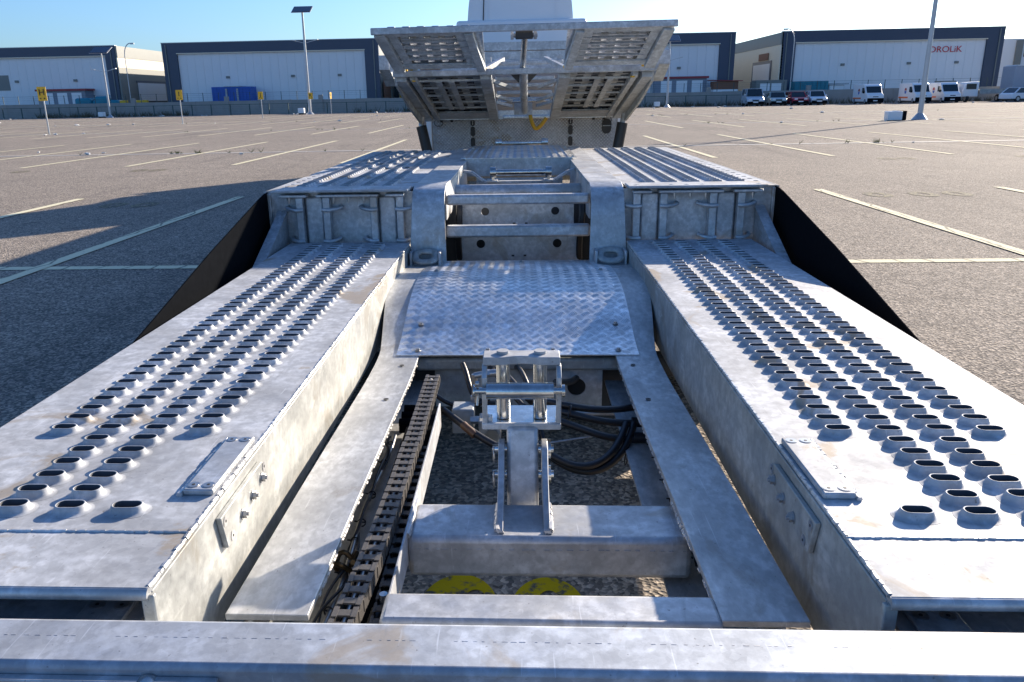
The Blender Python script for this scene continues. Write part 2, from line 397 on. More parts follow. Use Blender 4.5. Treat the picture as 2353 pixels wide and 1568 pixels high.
def join_slots(name, parent, pts, mat, sc=(1,1,1)):
    mb = MB()
    for (x, y, z) in pts: mb.add([(x+vx*sc[0], y+vy*sc[1], z+vz*sc[2]) for vx, vy, vz in slotV], slotF)
    o = part(name, mb, mat, parent, smooth='all', kind='stuff')
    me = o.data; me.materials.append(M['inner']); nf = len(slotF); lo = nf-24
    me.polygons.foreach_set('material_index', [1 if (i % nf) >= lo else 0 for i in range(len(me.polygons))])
    return o
def wheel_track(sgn):
    z = .62; xi, xo = .575, 1.225
    def X(u): return CX+sgn*u
    cols = [.723, .833, .943, 1.053]; P = .0615; rows = [1.297+P*i for i in range(46)]
    okf = lambda c, i: not (c in (0, 3) and 1 <= i <= 5)
    xs = [xi, xo]; xh = []
    for c in cols: xs += [c-.026, c+.026]; xh.append((c-.026, c+.026))
    ys = [1.055, 1.222, 4.19]
    for y in rows: ys += [y-.0145, y+.0145]
    xs = sorted(xs); ys = sorted(ys)
    def hole(i, j):
        cx = (xs[i]+xs[i+1])/2; cy = (ys[j]+ys[j+1])/2
        for ci, c in enumerate(cols):
            if abs(cx-c) < .03:
                k = round((cy-rows[0])/P)
                if 0 <= k < 46 and abs(cy-rows[k]) < .006: return okf(ci, k)
        return False
    g_ = MB().grid(xs, ys, z-.010, z, hole); g_.v = [(X(x), y, zz) for x, y, zz in g_.v]
    tr = part('wheel_track', g_, M['galv_top'], T, label='left wheel track' if sgn < 0 else 'right wheel track')
    # slots: nearest as parts, the far rest joined
    far = []; cnt = 0
    for i, y in enumerate(rows):
        for ci, c in enumerate(cols):
            if not okf(ci, i): continue
            if cnt < 148: place('raised_slot', slotM, tr, (X(c), y, z+.0004), rz=random.uniform(-.035,.035), sc=(random.uniform(.97,1.03), random.uniform(.96,1.03), random.uniform(.88,1.06))); cnt += 1
            else: far.append((X(c), y, z+.0004))
    join_slots('far_raised_slots', tr, far, M['galv_top'])
    # side walls, floor, rounded front lip
    w_ = MB().box(X(xi)-.004, X(xi)+.004, 1.062, 4.19, .37, z-.0105)
    part('inner_side_wall', w_, M['galv_old'], T, bevel=.002)
    part('outer_side_wall', MB().box(X(xo)-.004, X(xo)+.004, 1.062, 4.19, .588, z-.0105), M['galv_old'], T)
    part('front_lip', MB().tube([(X(xi)-sgn*.002, 1.056, z-.0115), (X(1.6), 1.056, z-.0115)], .0112, 16), M['galv'], T, smooth=True)
    part('track_end_extension', MB().box(min(X(xo)+sgn*.003,X(1.6)), max(X(xo)+sgn*.003,X(1.6)), 1.056, 1.222, z-.012, z-.002), M['galv_top'], T)
    # weld bead across the end and along the inner edge
    mb = MB(); x = xi
    while x < xo:
        mb.tube([(X(x), 1.222+random.uniform(-.0012,.0012), z+.0002), (X(x+.011), 1.222+random.uniform(-.001,.001), z+.0004)], .0022+random.random()*.0012, 6); x += .009
    part('weld_bead', mb, M['weld'], T, smooth=True, kind='stuff')
    mb = MB(); y = 1.06
    while y < 4.15:
        mb.tube([(X(xi)+random.uniform(-.0014,.0014), y, z-.002), (X(xi)+random.uniform(-.001,.001), y+.016, z-.0025)], .0028+random.random()*.002, 6); y += .013
    part('edge_weld', mb, M['weld'], T, smooth=True, kind='stuff')
    part('corner_post', MB().box(X(xi)-.011, X(xi)+.011, 1.05, 1.061, .36, z-.012), M['galv_old'], T, bevel=.003)
    # lower recess plate with countersunk bolts
    rp = part('recess_plate', MB().box(min(X(xi+.03),X(1.6)), max(X(xi+.03),X(1.6)), .99, 1.45, .538, .546), M['galv'], T)
    part('recess_strap', MB().box(min(X(xi+.055),X(xi+.135)), max(X(xi+.055),X(xi+.135)), .99, 1.45, .5465, .554), M['galv'], T, bevel=.002)
    for u in (.648, .69):
        place('countersunk_bolt', CSK, rp, (X(u), 1.10, .5545))
    part('recess_side', MB().bar((X(xi+.03), .99, .47), (X(xi+.03), 1.45, .47), .008, .10), M['galv_old'], T)
    # bolted pads on the deck
    for (u0, u1) in ((.582, .642), (1.20, 1.262)):
        y0, y1 = 1.357, 1.612
        pd = part('bolted_pad', MB().box(min(X(u0),X(u1)), max(X(u0),X(u1)), y0, y1, z+.0003, z+.013), M['galv_top'] if sgn > 0 else M['galv'], T, bevel=.003)
        for (yy) in (y0+.02, y1-.018):
            for q in (.26, .76): place('countersunk_bolt', CSK, pd, (X(u0+(u1-u0)*q), yy, z+.0133))
        mb = MB(); y = y0-.005
        while y < y1:
            ux = u1+.006 if u0 < 1 else u0-.006
            mb.tube([(X(ux)+random.uniform(-.002,.002), y, z+.003), (X(ux)+random.uniform(-.0015,.0015), y+.014, z+.003)], .0045+random.random()*.002, 6); y += .011
        part('pad_weld', mb, M['weld'], T, smooth=True, kind='stuff')
    # plate bolted to inner side wall
    fn = lambda y, z_, w_: (X(xi-.0045-w_), y, z_)
    sp = part('side_wall_plate', MB().prism([(1.325,.588),(1.575,.588),(1.600,.575),(1.600,.548),(1.37,.508),(1.345,.512)], fn, 0, .011), M['galv_old'], T, bevel=.002)
    for (y, zz) in ((1.435,.538),(1.50,.546),(1.565,.555)):
        place('hex_bolt', HEX, sp, (X(xi-.0157), y, zz), rz=0 if sgn > 0 else math.pi)
    for (y, zz) in ((1.345,.572),(1.372,.525),(1.585,.572)):
        place('side_bolt', CSKS, sp, (X(xi-.0158), y, zz), rz=0 if sgn > 0 else math.pi)
    return tr
# bolt meshes
def disc_bolt(name, r, axis='z'):
    mb = MB(); mb.tube([(0,0,-.0001),(0,0,.0006)], r, 20); mb.tube([(0,0,.0007),(0,0,.0011)], r*.84, 20)
    me = mb.mesh(name, M['bolt']); me.materials.append(M['socket']); o = len(mb.f)
    mb2 = MB().tube([(0,0,.0012),(0,0,.0016)], r*.28, 6)
    mb.add(mb2.v, mb2.f)
    if axis == 'x': mb.v = [(-z, x, y) for x, y, z in mb.v]
    me = mb.mesh(name, M['bolt']); me.materials.append(M['socket'])
    for i, p in enumerate(me.polygons):
        if i >= o: p.material_index = 1
    return me
CSK = disc_bolt('countersunk_bolt', .0125); CSKS = disc_bolt('side_bolt', .011, 'x')
hb = MB().tube([(0,0,0),(-.002,0,0)], .0125, 18); hb.tube([(-.0021,0,0),(-.010,0,0)], .0095, 6); hb.tube([(-.0101,0,0),(-.014,0,0)], .0045, 10)
HEX = hb.mesh('hex_bolt', M['bolt'])
wheel_track(-1); wheel_track(1)

# ---- hump profile shared by rails and cover
PROF = [(1.222,.45),(1.7,.438),(2.2,.42),(2.6,.405),(2.85,.407),(3.0,.43),(3.12,.47),(3.25,.51),(3.4,.54),(3.6,.552),(3.8,.545),(4.0,.525),(4.12,.515)]
def zp(y):
    for (a, za), (b_, zb) in zip(PROF, PROF[1:]):
        if a <= y <= b_: return za+(zb-za)*(y-a)/(b_-a)
    return PROF[-1][1] if y > 4 else PROF[0][1]
fineprof = []
ys_ = [1.222+i*(4.12-1.222)/58 for i in range(59)]
for y in ys_: fineprof.append((y, (zp(y-.06)+zp(y)+zp(y+.06))/3 if 1.3 < y < 4.05 else zp(y)))
def outer(y): return .53 if y < 2.9 else .53+.05*min(1, (y-2.9)/.5)
for s in (-1, 1):
    inn = lambda y: .375
    part('frame_rail', MB().strip(fineprof, 0, 0, .013, fx=lambda y: tuple(sorted((CX+s*.375, CX+s*outer(y))))), M['galv_rail'], T, smooth=True, bevel=.0015,
         label='left rail' if s < 0 else 'right rail')
    wb = MB()
    wb.strip([(y, z-.0135) for y, z in fineprof], 0, 0, .145, fx=lambda y: tuple(sorted((CX+s*(outer(y)-.05), CX+s*(outer(y)-.042)))))
    part('rail_web', wb, M['galv_old'], T, smooth=True)
    part('rail_bottom_flange', MB().box(min(CX+s*.345,CX+s*.53), max(CX+s*.345,CX+s*.53), 1.24, 2.95, .272, .281), M['galv_rail'], T)
    mb = MB(); y = 1.3
    while y < 2.8:
        if random.random() < .6: mb.tube([(CX+s*.374, y, zp(y)-.012), (CX+s*.3745, y+.016, zp(y)-.0135)], .0012+random.random()*.0014, 6)
        y += .014
    part('rail_weld', mb, M['weld'], T, smooth=True, kind='stuff')
    for y in (2.40, 2.76):
        part('rail_hole', MB().tube([(CX+s*.425, y, zp(y)+.0032), (CX+s*.425, y, zp(y)+.0036)], .009, 12), M['socket'], T)
# cross members
def crossm(x0, x1, y0, y1, z0, z1, bev=.012, mat='galv'):
    return part('cross_member', MB().box(x0, x1, y0, y1, z0, z1), M[mat], T, bevel=bev)
crossm(-.262, CX+.378, 1.212, 1.300, .39, .449, .010)
crossm(-.262, CX+.40, 1.572, 1.737, .298, .402, .014)
for xx in (-.262, .365):
    mb = MB(); y = 1.575
    while y < 1.735: mb.tube([(xx, y, .404), (xx+.002, y+.014, .405)], .006+random.random()*.003, 7); y += .011
    part('member_weld', mb, M['weld'], T, smooth=True, kind='stuff')
mb = MB(); x = -.24
while x < .37:
    L = .004+random.random()*.012; mb.box(x, x+L, 1.5695, 1.5722, .372, .3735); x += L+.003+random.random()*.02
part('member_seam', mb, M['weld'], T, kind='stuff')
crossm(-.41, .39, 2.89, 2.97, .340, .392, .012, 'galv_old')
wp = MB(); wp.ring_plate(.215, .262, .078, .078, .036, lambda u, v_, w_: (u, 2.925+w_, v_), .008, 32)
wp.box(-.34, .1365, 2.925, 2.933, .18, .34); wp.box(.2935, .315, 2.925, 2.933, .18, .34)
part('web_panel', wp, M['galv_dull'], T)
part('cavity_dark_sheet', MB().box(-.52, .50, 3.00, 3.006, .10, .385), M['darkin'], T)  # added dark sheet standing in for shade, hides lit ground behind the web hole
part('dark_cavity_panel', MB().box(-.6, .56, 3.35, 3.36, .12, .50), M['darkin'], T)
part('axle_housing', MB().tube([(-1.1,3.15,.28),(1.1,3.15,.28)], .055, 16), M['darkin'], T, smooth=True)
for s in (-1, 1):
    for yy in (3.75, 5.2):
        wt = part('road_wheel', MB().tube([(CX+s*.80, yy, .27), (CX+s*1.05, yy, .27)], .268, 32), M['tyre'], T, smooth=True)
    pass

# ---- checker cover plate with 5-bar tread
def coverx(y):
    k = (y-2.86)/(4.1-2.86); hw = .462 - .0*k
    if y > 4.02: hw = .405
    elif y > 3.92: hw = .462-.057*(y-3.92)/.10
    return (CX-hw, CX+hw)
cprof = [(y, z+.006) for y, z in [(2.86+i*(4.165-2.86)/40, (zp(2.86+i*(4.165-2.86)/40-.05)+zp(2.86+i*(4.165-2.86)/40)+zp(2.86+i*(4.165-2.86)/40+.05))/3) for i in range(41)]]
cover = part('tread_cover_plate', MB().strip(cprof, 0, 0, .005, fx=coverx), M['alu'], T, smooth=True)
def cz(y):
    for (a, za), (b_, zb) in zip(cprof, cprof[1:]):
        if a <= y <= b_+1e-6: return za+(zb-za)*(y-a)/(b_-a)
    return cprof[-1][1]
def bars(mb, cx, cy, ang, fz, L=.031, W=.0028, h=.0013, n=5, gap=.0074, fn=None):
    ca, sa = math.cos(ang), math.sin(ang)
    for k in range(n):
        o = (k-(n-1)/2)*gap; ll = L*(1-.10*abs(k-(n-1)/2)); px, py = cx-sa*o, cy+ca*o
        P = [(-ll/2,0),(-ll/4,-W/2),(ll/4,-W/2),(ll/2,0),(ll/4,W/2),(-ll/4,W/2)]
        vs = []
        for u, v_ in P:
            x, y = px+u*ca-v_*sa, py+u*sa+v_*ca; vs.append((x, y, fz(y)+.0002))
        for u in (-ll/4, ll/4):
            x, y = px+u*ca, py+u*sa; vs.append((x, y, fz(y)+h))
        if fn: vs = [fn(*p) for p in vs]
        mb.add(vs, [(0,1,6),(1,2,7,6),(2,3,7),(3,4,7),(4,5,6,7),(5,0,6)])
mb = MB(); P = .052; j = 0; y = 2.885
while y < 4.15:
    x0, x1 = coverx(y); x = CX-.47+(j%2)*P/2; i = 0
    while x < CX+.47:
        if x0+.014 < x < x1-.014: bars(mb, x, y, R(-52) if j%2 else R(38), cz)
        x += P; i += 1
    y += P/2; j += 1
part('tread_bars', mb, M['alu'], T, smooth=True, kind='stuff')
BT = MB().tube([(0,0,0),(0,0,.0025)], .012, 16).tube([(0,0,.0026),(0,0,.009)], .0075, 6).mesh('cover_bolt', M['bolt'])
for (x, y) in ((-.40,2.90),(-.13,2.90),(.12,2.90),(.37,2.90),(-.41,3.10),(.38,3.10),(-.41,3.75),(.38,3.75),(0,4.1)):
    place('cover_bolt', BT, cover, (x, y, cz(y)+.0004))

# ---- winch roller bracket on its post
B = root('winch_roller_bracket', 'bright zinc roller fairlead bracket with one horizontal and two vertical rollers on square post', 'roller bracket', (0, 1.85, .40))
yb = 1.87
part('bracket_shelf', MB().box(-.1, .098, yb-.015, yb+.115, .549, .560), M['zinc'], B, bevel=.002)
part('bracket_lip', MB().box(-.1005, .0985, yb-.027, yb-.0152, .549, .566), M['galv'], B, bevel=.002)
tb = MB()
pts = []
for i in range(25):
    u = i/24; x = -.096+.192*u; bulge = .012*max(0, 1-abs(abs(x)-.048)/.026)
    pts.append((x, yb+.055+bulge))
for i in range(25):
    u = 1-i/24; x = -.096+.192*u; dip = .012*max(0, math.cos(min(1, abs(x)/.045)*math.pi/2))
    pts.append((x, yb-.005+dip))
tb.prism(pts, lambda u, v_, w_: (u, v_, w_), .713, .734)
part('top_bar', tb, M['white'] if 0 else M['galv_top'], B, bevel=.002)
for s in (-1, 1):
    sp = MB(); sp.prism([(yb-.026,.5665),(yb-.030,.63),(yb-.032,.69),(yb-.006,.7125),(yb+.018,.7125),(yb-.004,.68),(yb-.008,.60),(yb+.02,.5605),(yb-.014,.5605)], lambda u, v_, w_: (w_, u, v_), s*.0865, s*.0985)
    part('side_plate', sp, M['galv'], B, bevel=.0015)
    vr = part('vertical_roller', MB().tube([(s*.047,yb+.03,.562),(s*.047,yb+.03,.712)], .0175, 28), M['zinc'], B, smooth=True)
    part('roller_pin_cap', MB().tube([(s*.047,yb+.03,.7345),(s*.047,yb+.03,.742)], .0155, 20), M['galv_top'], vr, smooth=True)
hr = part('horizontal_roller', MB().tube([(-.0865,yb-.045,.661),(.078,yb-.045,.661)], .0205, 32), M['zinc'], B, smooth=True)
part('roller_shaft', MB().tube([(-.118,yb-.045,.661),(.104,yb-.045,.661)], .0085, 16), M['zinc'], hr, smooth=True)
part('shaft_head', MB().tube([(.0985,yb-.045,.661),(.106,yb-.045,.661)], .0155, 20), M['zinc'], hr, smooth=True)
part('shaft_washer', MB().tube([(-.119,yb-.045,.661),(-.115,yb-.045,.661)], .0155, 20), M['zinc'], hr, smooth=True)
part('linch_pin', MB().tube([(-.108,yb-.045,.686),(-.108,yb-.045,.645),(-.110,yb-.052,.625)], .003, 8).tube([(-.1045,yb-.052,.683),(-.113,yb-.052,.683)], .006, 10), M['bolt'], hr, smooth=True)
part('front_gusset', MB().box(-.0875,-.074, yb-.0151, yb+.0, .5605,.583), M['weld'], B, bevel=.004)
# post and clevis
part('square_post', MB().bar((.0015, 1.872, .550), (.003, 1.785, .270), .079, .079, (0,1,0)), M['galv'], B, bevel=.010)
mb = MB()
for i in range(16): mb.box(-.001, .001, 1.829-i*.0039, 1.830-i*.0039, .535-i*.0125, .541-i*.0125)
part('post_seam', mb, M['weld'], B, kind='stuff')
for s in (-1, 1):
    xc = .003+s*.054
    cl = MB().prism([(1.60,.4025),(1.72,.4025),(1.79,.40),(1.83,.44),(1.86,.50),(1.86,.518),(1.83,.524),(1.795,.516),(1.755,.47),(1.66,.43)], lambda u, v_, w_: (w_, u, v_), xc-.0075, xc+.0075)
    c_ = part('clevis_plate', cl, M['galv'], B, bevel=.0015)
    mbw = MB(); y = 1.60
    while y < 1.72: mbw.tube([(xc+s*.007, y, .405), (xc+s*.007, y+.012, .406)], .0055+random.random()*.003, 7); y += .01
    for q in range(5): mbw.tube([(xc-.006+q*.003, 1.596, .405), (xc-.004+q*.003, 1.5965, .406)], .006+random.random()*.003, 7)
    part('clevis_weld', mbw, M['weld'], c_, smooth=True, kind='stuff')
for (y, z, r_) in ((1.842,.498,.011),(1.820,.438,.010)):
    part('clevis_pin', MB().tube([(-.074,y,z),(-.034,y,z)], r_, 18), M['zinc'], B, smooth=True)
    pin = part('clevis_pin', MB().tube([(.038,y,z),(.08,y,z)], r_, 18), M['zinc'], B, smooth=True)
    part('pin_head', MB().tube([(.0655,y,z),(.073,y,z)], r_*2.3, 24), M['zinc'], pin, smooth=True)
    cp = [(-.071, y-.004-.018*math.sin(t), z-.014+.022*math.cos(t)) for t in [2*math.pi*i/20 for i in range(21)]]
    part('linch_ring', MB().tube(cp, .0018, 6), M['bolt'], pin, smooth=True)

# ---- cable drag chain in its tray
C = root('cable_drag_chain', 'black plastic cable drag chain running along the left frame rail', 'cable chain', (-.31, 1.9, .38))
lk = MB()
for s in (-1, 1):
    pts = [(-.0215+.0,-.018),(.012,-.018),(.0205,-.009),(.0205,.009),(.012,.018),(-.0215,.018),(-.0265,.009),(-.0265,-.009)]
    lk.prism([(u, v_) for u, v_ in pts], lambda u, v_, w_: (w_, u, v_), s*.0205-(.002 if s<0 else .002), s*.0205+.002)
    lk.prism([(.001,-.013),(.013,-.011),(.017,0),(.013,.011),(.001,.013)], lambda u, v_, w_: (w_, u, v_), s*.0225-.0006, s*.0225+.0016*(1 if s>0 else 1))
lk.box(-.0185,.0185,-.017,.001,.0145,.0186); lk.box(-.0235,-.013,-.022,.008,.0182,.0198); lk.box(.013,.0235,-.022,.008,.0182,.0198)
lk.box(-.0185,.0185,-.014,.006,-.0186,-.0145)
LK = lk.mesh('chain_link', M['chain'])
y = 1.215; N = 37
for i in range(N):
    t = i/(N-1); yy = 1.222+i*.0378
    xx = -.334+.027*min(1, t*2.2) + .004*math.sin(t*9)
    if t > .6: xx = -.307-.004*(t-.6)
    o = place('chain_link', LK, C, (xx, yy, .417-.004*t), rz=-.03+.02*math.sin(i*2.1))
for q, dx in enumerate((-.008, .006)):
    part('inner_hose', MB().tube([(-.33+dx, 1.2, .412), (-.318+dx, 1.5, .414), (-.306+dx, 1.9, .414), (-.309+dx, 2.6, .410)], .0055, 10), M['hose'] if q else M['bolt'], C, smooth=True)
tray = part('chain_tray_lip', MB().box(-.2655, -.2605, 1.301, 2.36, .335, .417), M['galv_top'], T, bevel=.001)
part('chain_tray_floor', MB().box(-.372, -.266, 1.30, 2.5, .335, .340), M['blackrub'], T)
# second, lower run of the chain
for i in range(20):
    place('lower_chain_link', LK, C, (-.283, 1.30+i*.042, .372), rz=-.02, sc=(.55,1,.8))
part('tray_bolt', MB().tube([(-.276,1.345,.395),(-.276,1.345,.412)], .0085, 14), M['zinc'], tray, smooth=True)
part('bent_hose_end', MB().tube([(-.291,1.36,.36),(-.296,1.31,.352),(-.300,1.26,.35),(-.30,1.21,.33)], .016, 12), M['hose'], C, smooth=True)

# ---- wiring harness on both rails
HR = root('wiring_harness', 'black wiring loom zip tied along the inside of the right frame rail', 'cable', (.40, 2.0, .30))
def loom(rt_, x, y0, y1, z, amp, r, seed):
    rnd = random.Random(seed)
    main = [(x+amp*.3*math.sin(t*9), y0+(y1-y0)*t, z) for t in [i/24 for i in range(25)]]
    part('main_cable', MB().tube(main, r, 10), M['bolt'], rt_, smooth=True)
    for k in range(2):
        ph = rnd.random()*6
        p = [(x+amp*math.sin(t*(14+6*k)+ph)*(.5+.5*math.sin(t*7+k)), y0+(y1-y0)*t, z+.006+amp*.6*math.cos(t*(12+5*k)+ph)) for t in [i/60 for i in range(61)]]
        part('thin_cable', MB().tube(p, r*.55, 8), M['hose'], rt_, smooth=True)
    for t in (.08,.22,.36,.45,.6,.8,.93):
        yy = y0+(y1-y0)*t
        c = [(x+(r+.003)*math.cos(a), yy+.002*math.sin(a), z+(r+.003)*math.sin(a)) for a in [2*math.pi*i/12 for i in range(13)]]
        part('zip_tie', MB().tube(c+[(x-r-.012, yy, z+.004)], .002, 6), M['hose'], rt_, smooth=True)
loom(HR, .405, 1.6, 2.32, .312, .008, .0065, 1)
HL = root('wiring_harness', 'tangled black and bronze wiring loom between the left rail and drag chain', 'cable', (-.40, 2.0, .30))
loom(HL, -.405, 1.32, 2.3, .33, .020, .0065, 5)
cp = [(-.40+.022*math.cos(t*2), 1.53+.012*t/2+.02*math.sin(t*2), .345+.018*math.cos(t*3)) for t in [i*.18 for i in range(40)]]
part('coiled_cable', MB().tube(cp, .006, 8), simple('bronze_sleeve', (.14,.085,.035), .3, .5), HL, smooth=True)

# ---- hydraulic hoses and fittings
def bez(p0, p1, p2, p3, n=22):
    p0, p1, p2, p3 = map(Vector, (p0, p1, p2, p3)); out = []
    for i in range(n+1):
        t = i/n; out.append(p0*(1-t)**3+p1*3*t*(1-t)**2+p2*3*t*t*(1-t)+p3*t**3)
    return out
HY = root('hydraulic_hoses', 'bundle of black hydraulic hoses looping behind the roller bracket', 'hoses', (.2, 2.4, .30))
for (a, b_, c, d, r_) in (((.02,2.55,.36),(.15,2.35,.42),(.22,2.45,.335),(.42,2.50,.355),.012),
                        ((.06,2.5,.35),(.16,2.35,.39),(.26,2.42,.31),(.42,2.42,.325),.012),
                        ((.06,2.42,.345),(.18,2.32,.37),(.26,2.35,.27),(.42,2.36,.30),.012),
                        ((.05,2.26,.32),(.16,2.16,.25),(.27,2.20,.25),(.34,2.40,.33),.012),
                        ((.06,2.28,.30),(.17,2.18,.22),(.30,2.20,.225),(.37,2.42,.33),.012),
                        ((-.26,2.44,.36),(-.20,2.38,.34),(-.12,2.32,.30),(-.05,2.28,.29),.012),
                        ((-.12,2.85,.37),(-.09,2.7,.40),(-.05,2.6,.36),(.03,2.5,.33),.009),
                        ((-.09,2.85,.37),(-.05,2.7,.40),(0,2.6,.36),(.06,2.5,.33),.009),
                        ((.22,2.95,.30),(.20,2.88,.29),(.17,2.8,.33),(.12,2.6,.40),.013),
                        ((-.02,2.85,.37),(.0,2.75,.41),(.04,2.62,.35),(.08,2.45,.22),.009),
                        ((-.34,2.7,.35),(-.30,2.6,.33),(-.2,2.6,.27),(-.12,2.7,.30),.008),
                        ((-.22,2.8,.40),(-.18,2.7,.36),(-.2,2.65,.30),(-.1,2.7,.28),.010)):
    part('hose', MB().tube(bez(a, b_, c, d), r_, 12), M['hose'], HY, smooth=True)
for (x, y, z) in ((.155,2.39,.375),(.33,2.30,.255)):
    c = [(x+.004*math.sin(a), y+.019*math.cos(a), z+.022*math.sin(a)) for a in [2*math.pi*i/14 for i in range(15)]]
    part('hose_tie', MB().tube(c, .0025, 6), M['hose'], HY, smooth=True)
for (x, y, z) in ((.38,2.42,.325),(.38,2.36,.298)):
    part('hose_ferrule', MB().tube([(x-.02,y,z+.002),(x+.05,y,z)], .0165, 16), M['hose'], HY, smooth=True)
part('brown_sleeve', MB().tube(bez((-.19,2.375,.336),(-.18,2.36,.330),(-.16,2.35,.322),(-.15,2.34,.314), 6), .0135, 12), simple('brown_sleeve', (.12,.06,.03), .4), HY, smooth=True)
part('valve_block', MB().box(-.24,-.165,2.52,2.60,.24,.33), M['galv_dull'], HY, bevel=.004)
part('valve_block', MB().box(-.145,-.07,2.45,2.53,.235,.315), M['galv_old'], HY, bevel=.004)
ft = MB().tube([(-.165,2.60,.35),(-.165,2.60,.43)], .011, 6).tube([(-.165,2.60,.425),(-.13,2.60,.432)], .011, 10).tube([(-.13,2.60,.432),(-.11,2.60,.434)], .015, 6).tube([(-.11,2.6,.434),(-.075,2.6,.436)], .013, 16)
ft.tube([(-.165,2.6,.33),(-.165,2.6,.35)], .016, 6)
part('elbow_fitting', ft, M['bolt'], HY, smooth=True)
part('cross_fitting', MB().tube([(-.175,2.5,.30),(-.13,2.5,.30)], .014, 6), M['bolt'], HY, smooth=True)
part('hex_plug', MB().tube([(-.10,2.448,.27),(-.10,2.440,.27)], .022, 6), M['bolt'], HY)
part('thin_pipe', MB().tube([(.05,2.30,.30),(.24,2.36,.305)], .003, 8), M['galv_top'], HY, smooth=True)
part('support_strip', MB().box(.05,.36,2.62,2.64,.268,.276), M['galv_old'], HY)
for i in range(6):
    part('rail_fitting', MB().tube([(-.40,2.50-.06*(i%3),.34-.02*(i//3)),(-.35,2.50-.06*(i%3),.34-.02*(i//3))], .015, 12), M['blackrub'], HY, smooth=True)

# ---- platform
Z = .89
for s in (-1, 1):
    def X(u): return CX+s*u
    # deck sheet with holes
    cols = [.718+.12*i for i in range(5)]; Pp = .0615
    rows = [4.40+Pp*i for i in range(50)]
    hc = [1.262, 1.312]
    xs = sorted([.578, 1.352]+sum([[c-.026, c+.026] for c in cols], [])+sum([[c-.013, c+.013] for c in hc], []))
    hrow = [4.45+.123*i for i in range(25)]
    ysx = sorted(set([4.255, 7.58]+[round(r_+d, 4) for r_ in rows for d in (-.0145, .0145)]+[round(r_+d, 4) for r_ in hrow for d in (-.018, .018)]))
    def hole(i, j):
        cx = (xs[i]+xs[i+1])/2; cy = (ysx[j]+ysx[j+1])/2
        for c in cols:
            if abs(cx-c) < .03: return any(abs(cy-r_) < .012 for r_ in rows)
        for q, c in enumerate(hc):
            if abs(cx-c) < .012: return any(abs(cy-r_-q*.045) < .014 for r_ in hrow)
        return False
    g_ = MB().grid(xs, ysx, Z-.008, Z, hole); g_.v = [(X(x), y, zz) for x, y, zz in g_.v]
    dk = part('platform_deck', g_, M['galv_top'], T)
    join_slots('platform_slots', dk, [(X(c), y, Z+.0004) for c in cols for y in rows], M['galv_top'])
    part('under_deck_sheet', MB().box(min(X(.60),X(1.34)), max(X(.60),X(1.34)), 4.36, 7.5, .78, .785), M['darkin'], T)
    part('platform_side_beam', MB().box(min(X(1.330),X(1.362)), max(X(1.330),X(1.362)), 4.24, 7.57, .62, Z-.0095), M['galv'], T, bevel=.004)
    part('platform_top_edge', MB().box(min(X(1.3525),X(1.364)), max(X(1.3525),X(1.364)), 4.24, 7.57, Z-.009, Z+.0005), M['galv_top'], T, bevel=.002)
    # lip plate and its bolts
    lp = part('lip_plate', MB().box(min(X(.575),X(1.285)), max(X(.575),X(1.285)), 4.165, 4.345, Z+.0005, Z+.0135), M['galv_top'], T, bevel=.004)
    for u in (.80,.88,.96,1.25,.62): place('countersunk_bolt', CSK, lp, (X(u), 4.22, Z+.0138))
    for (u0, u1) in ((.60,.70),(.735,1.07),(1.12,1.27)):
        part('lip_under_plate', MB().box(min(X(u0),X(u1)), max(X(u0),X(u1)), 4.185, 4.25, .862, .878), M['galv'], T, bevel=.005)
    nb = MB()
    for u in (.64,.82,.90,.98,1.22):
        nb.tube([(X(u),4.205,.861),(X(u),4.205,.845)], .008, 6); nb.tube([(X(u),4.205,.846),(X(u),4.205,.832)], .0045, 8)
    part('lip_bolt_ends', nb, M['bolt'], T)
    # end wall and its posts
    part('end_wall', MB().box(min(X(.56),X(1.345)), max(X(.56),X(1.345)), 4.262, 4.272, .50, Z-.0085), M['galv'], T)
    for (u, dirn) in ((.625,-1),(.765,1),(1.02,-1),(1.165,1)):
        po = part('end_post', MB().box(X(u)-.019, X(u)+.019, 4.198, 4.2615, .60, .8615), M['galv'], T, bevel=.004)
        d2 = dirn*s
        for zz, k in ((.795, 1), (.628, .8)):
            hk = MB()
            a = [(X(u)-d2*.022, 4.19, zz+.002), (X(u)+d2*.012, 4.186, zz), (X(u)+d2*.05*k, 4.20, zz+.004), (X(u)+d2*.075*k, 4.225, zz+.010), (X(u)+d2*.070*k, 4.25, zz+.012)]
            hk.tube(a, .0105, 10)
            part('lashing_hook', hk, M['galv'], po, smooth=True)
        mb = MB()
        for q in range(12): mb.tube([(X(u)-.018+q*.003, 4.19, .604),(X(u)-.016+q*.003,4.19,.604)], .007+random.random()*.003, 6)
        part('post_weld', mb, M['weld'], po, smooth=True, kind='stuff')
    part('dark_slit', MB().box(X(.695)-.02, X(.695)+.02, 4.2575, 4.2612, .62, .86), M['galv_old'], T)
    part('post_backing', MB().box(min(X(1.045),X(1.14)), max(X(1.045),X(1.14)), 4.232, 4.2612, .60, .8615), M['galv'], T, bevel=.01)
    part('post_backing', MB().box(min(X(.65),X(.742)), max(X(.65),X(.742)), 4.232, 4.2612, .60, .8615), M['galv'], T, bevel=.01)
    # gusset triangle
    part('corner_gusset', MB().prism([(4.255,.775),(4.255,.56),(3.72,.55)], lambda u, v_, w_: (X(w_), u, v_), 1.252, 1.262), M['galv'], T)
    part('gusset_flange', MB().bar((X(1.270), 4.25, .785), (X(1.270), 3.70, .555), .052, .006), M['galv'], T)
    # black side guard
    gd = MB(); gd.prism([(4.29,.886),(4.20,.884),(4.12,.872),(3.4,.728),(2.66,.562),(2.58,.545),(4.29,.545)], lambda u, v_, w_: (X(w_), u, v_), 1.345, 1.351)
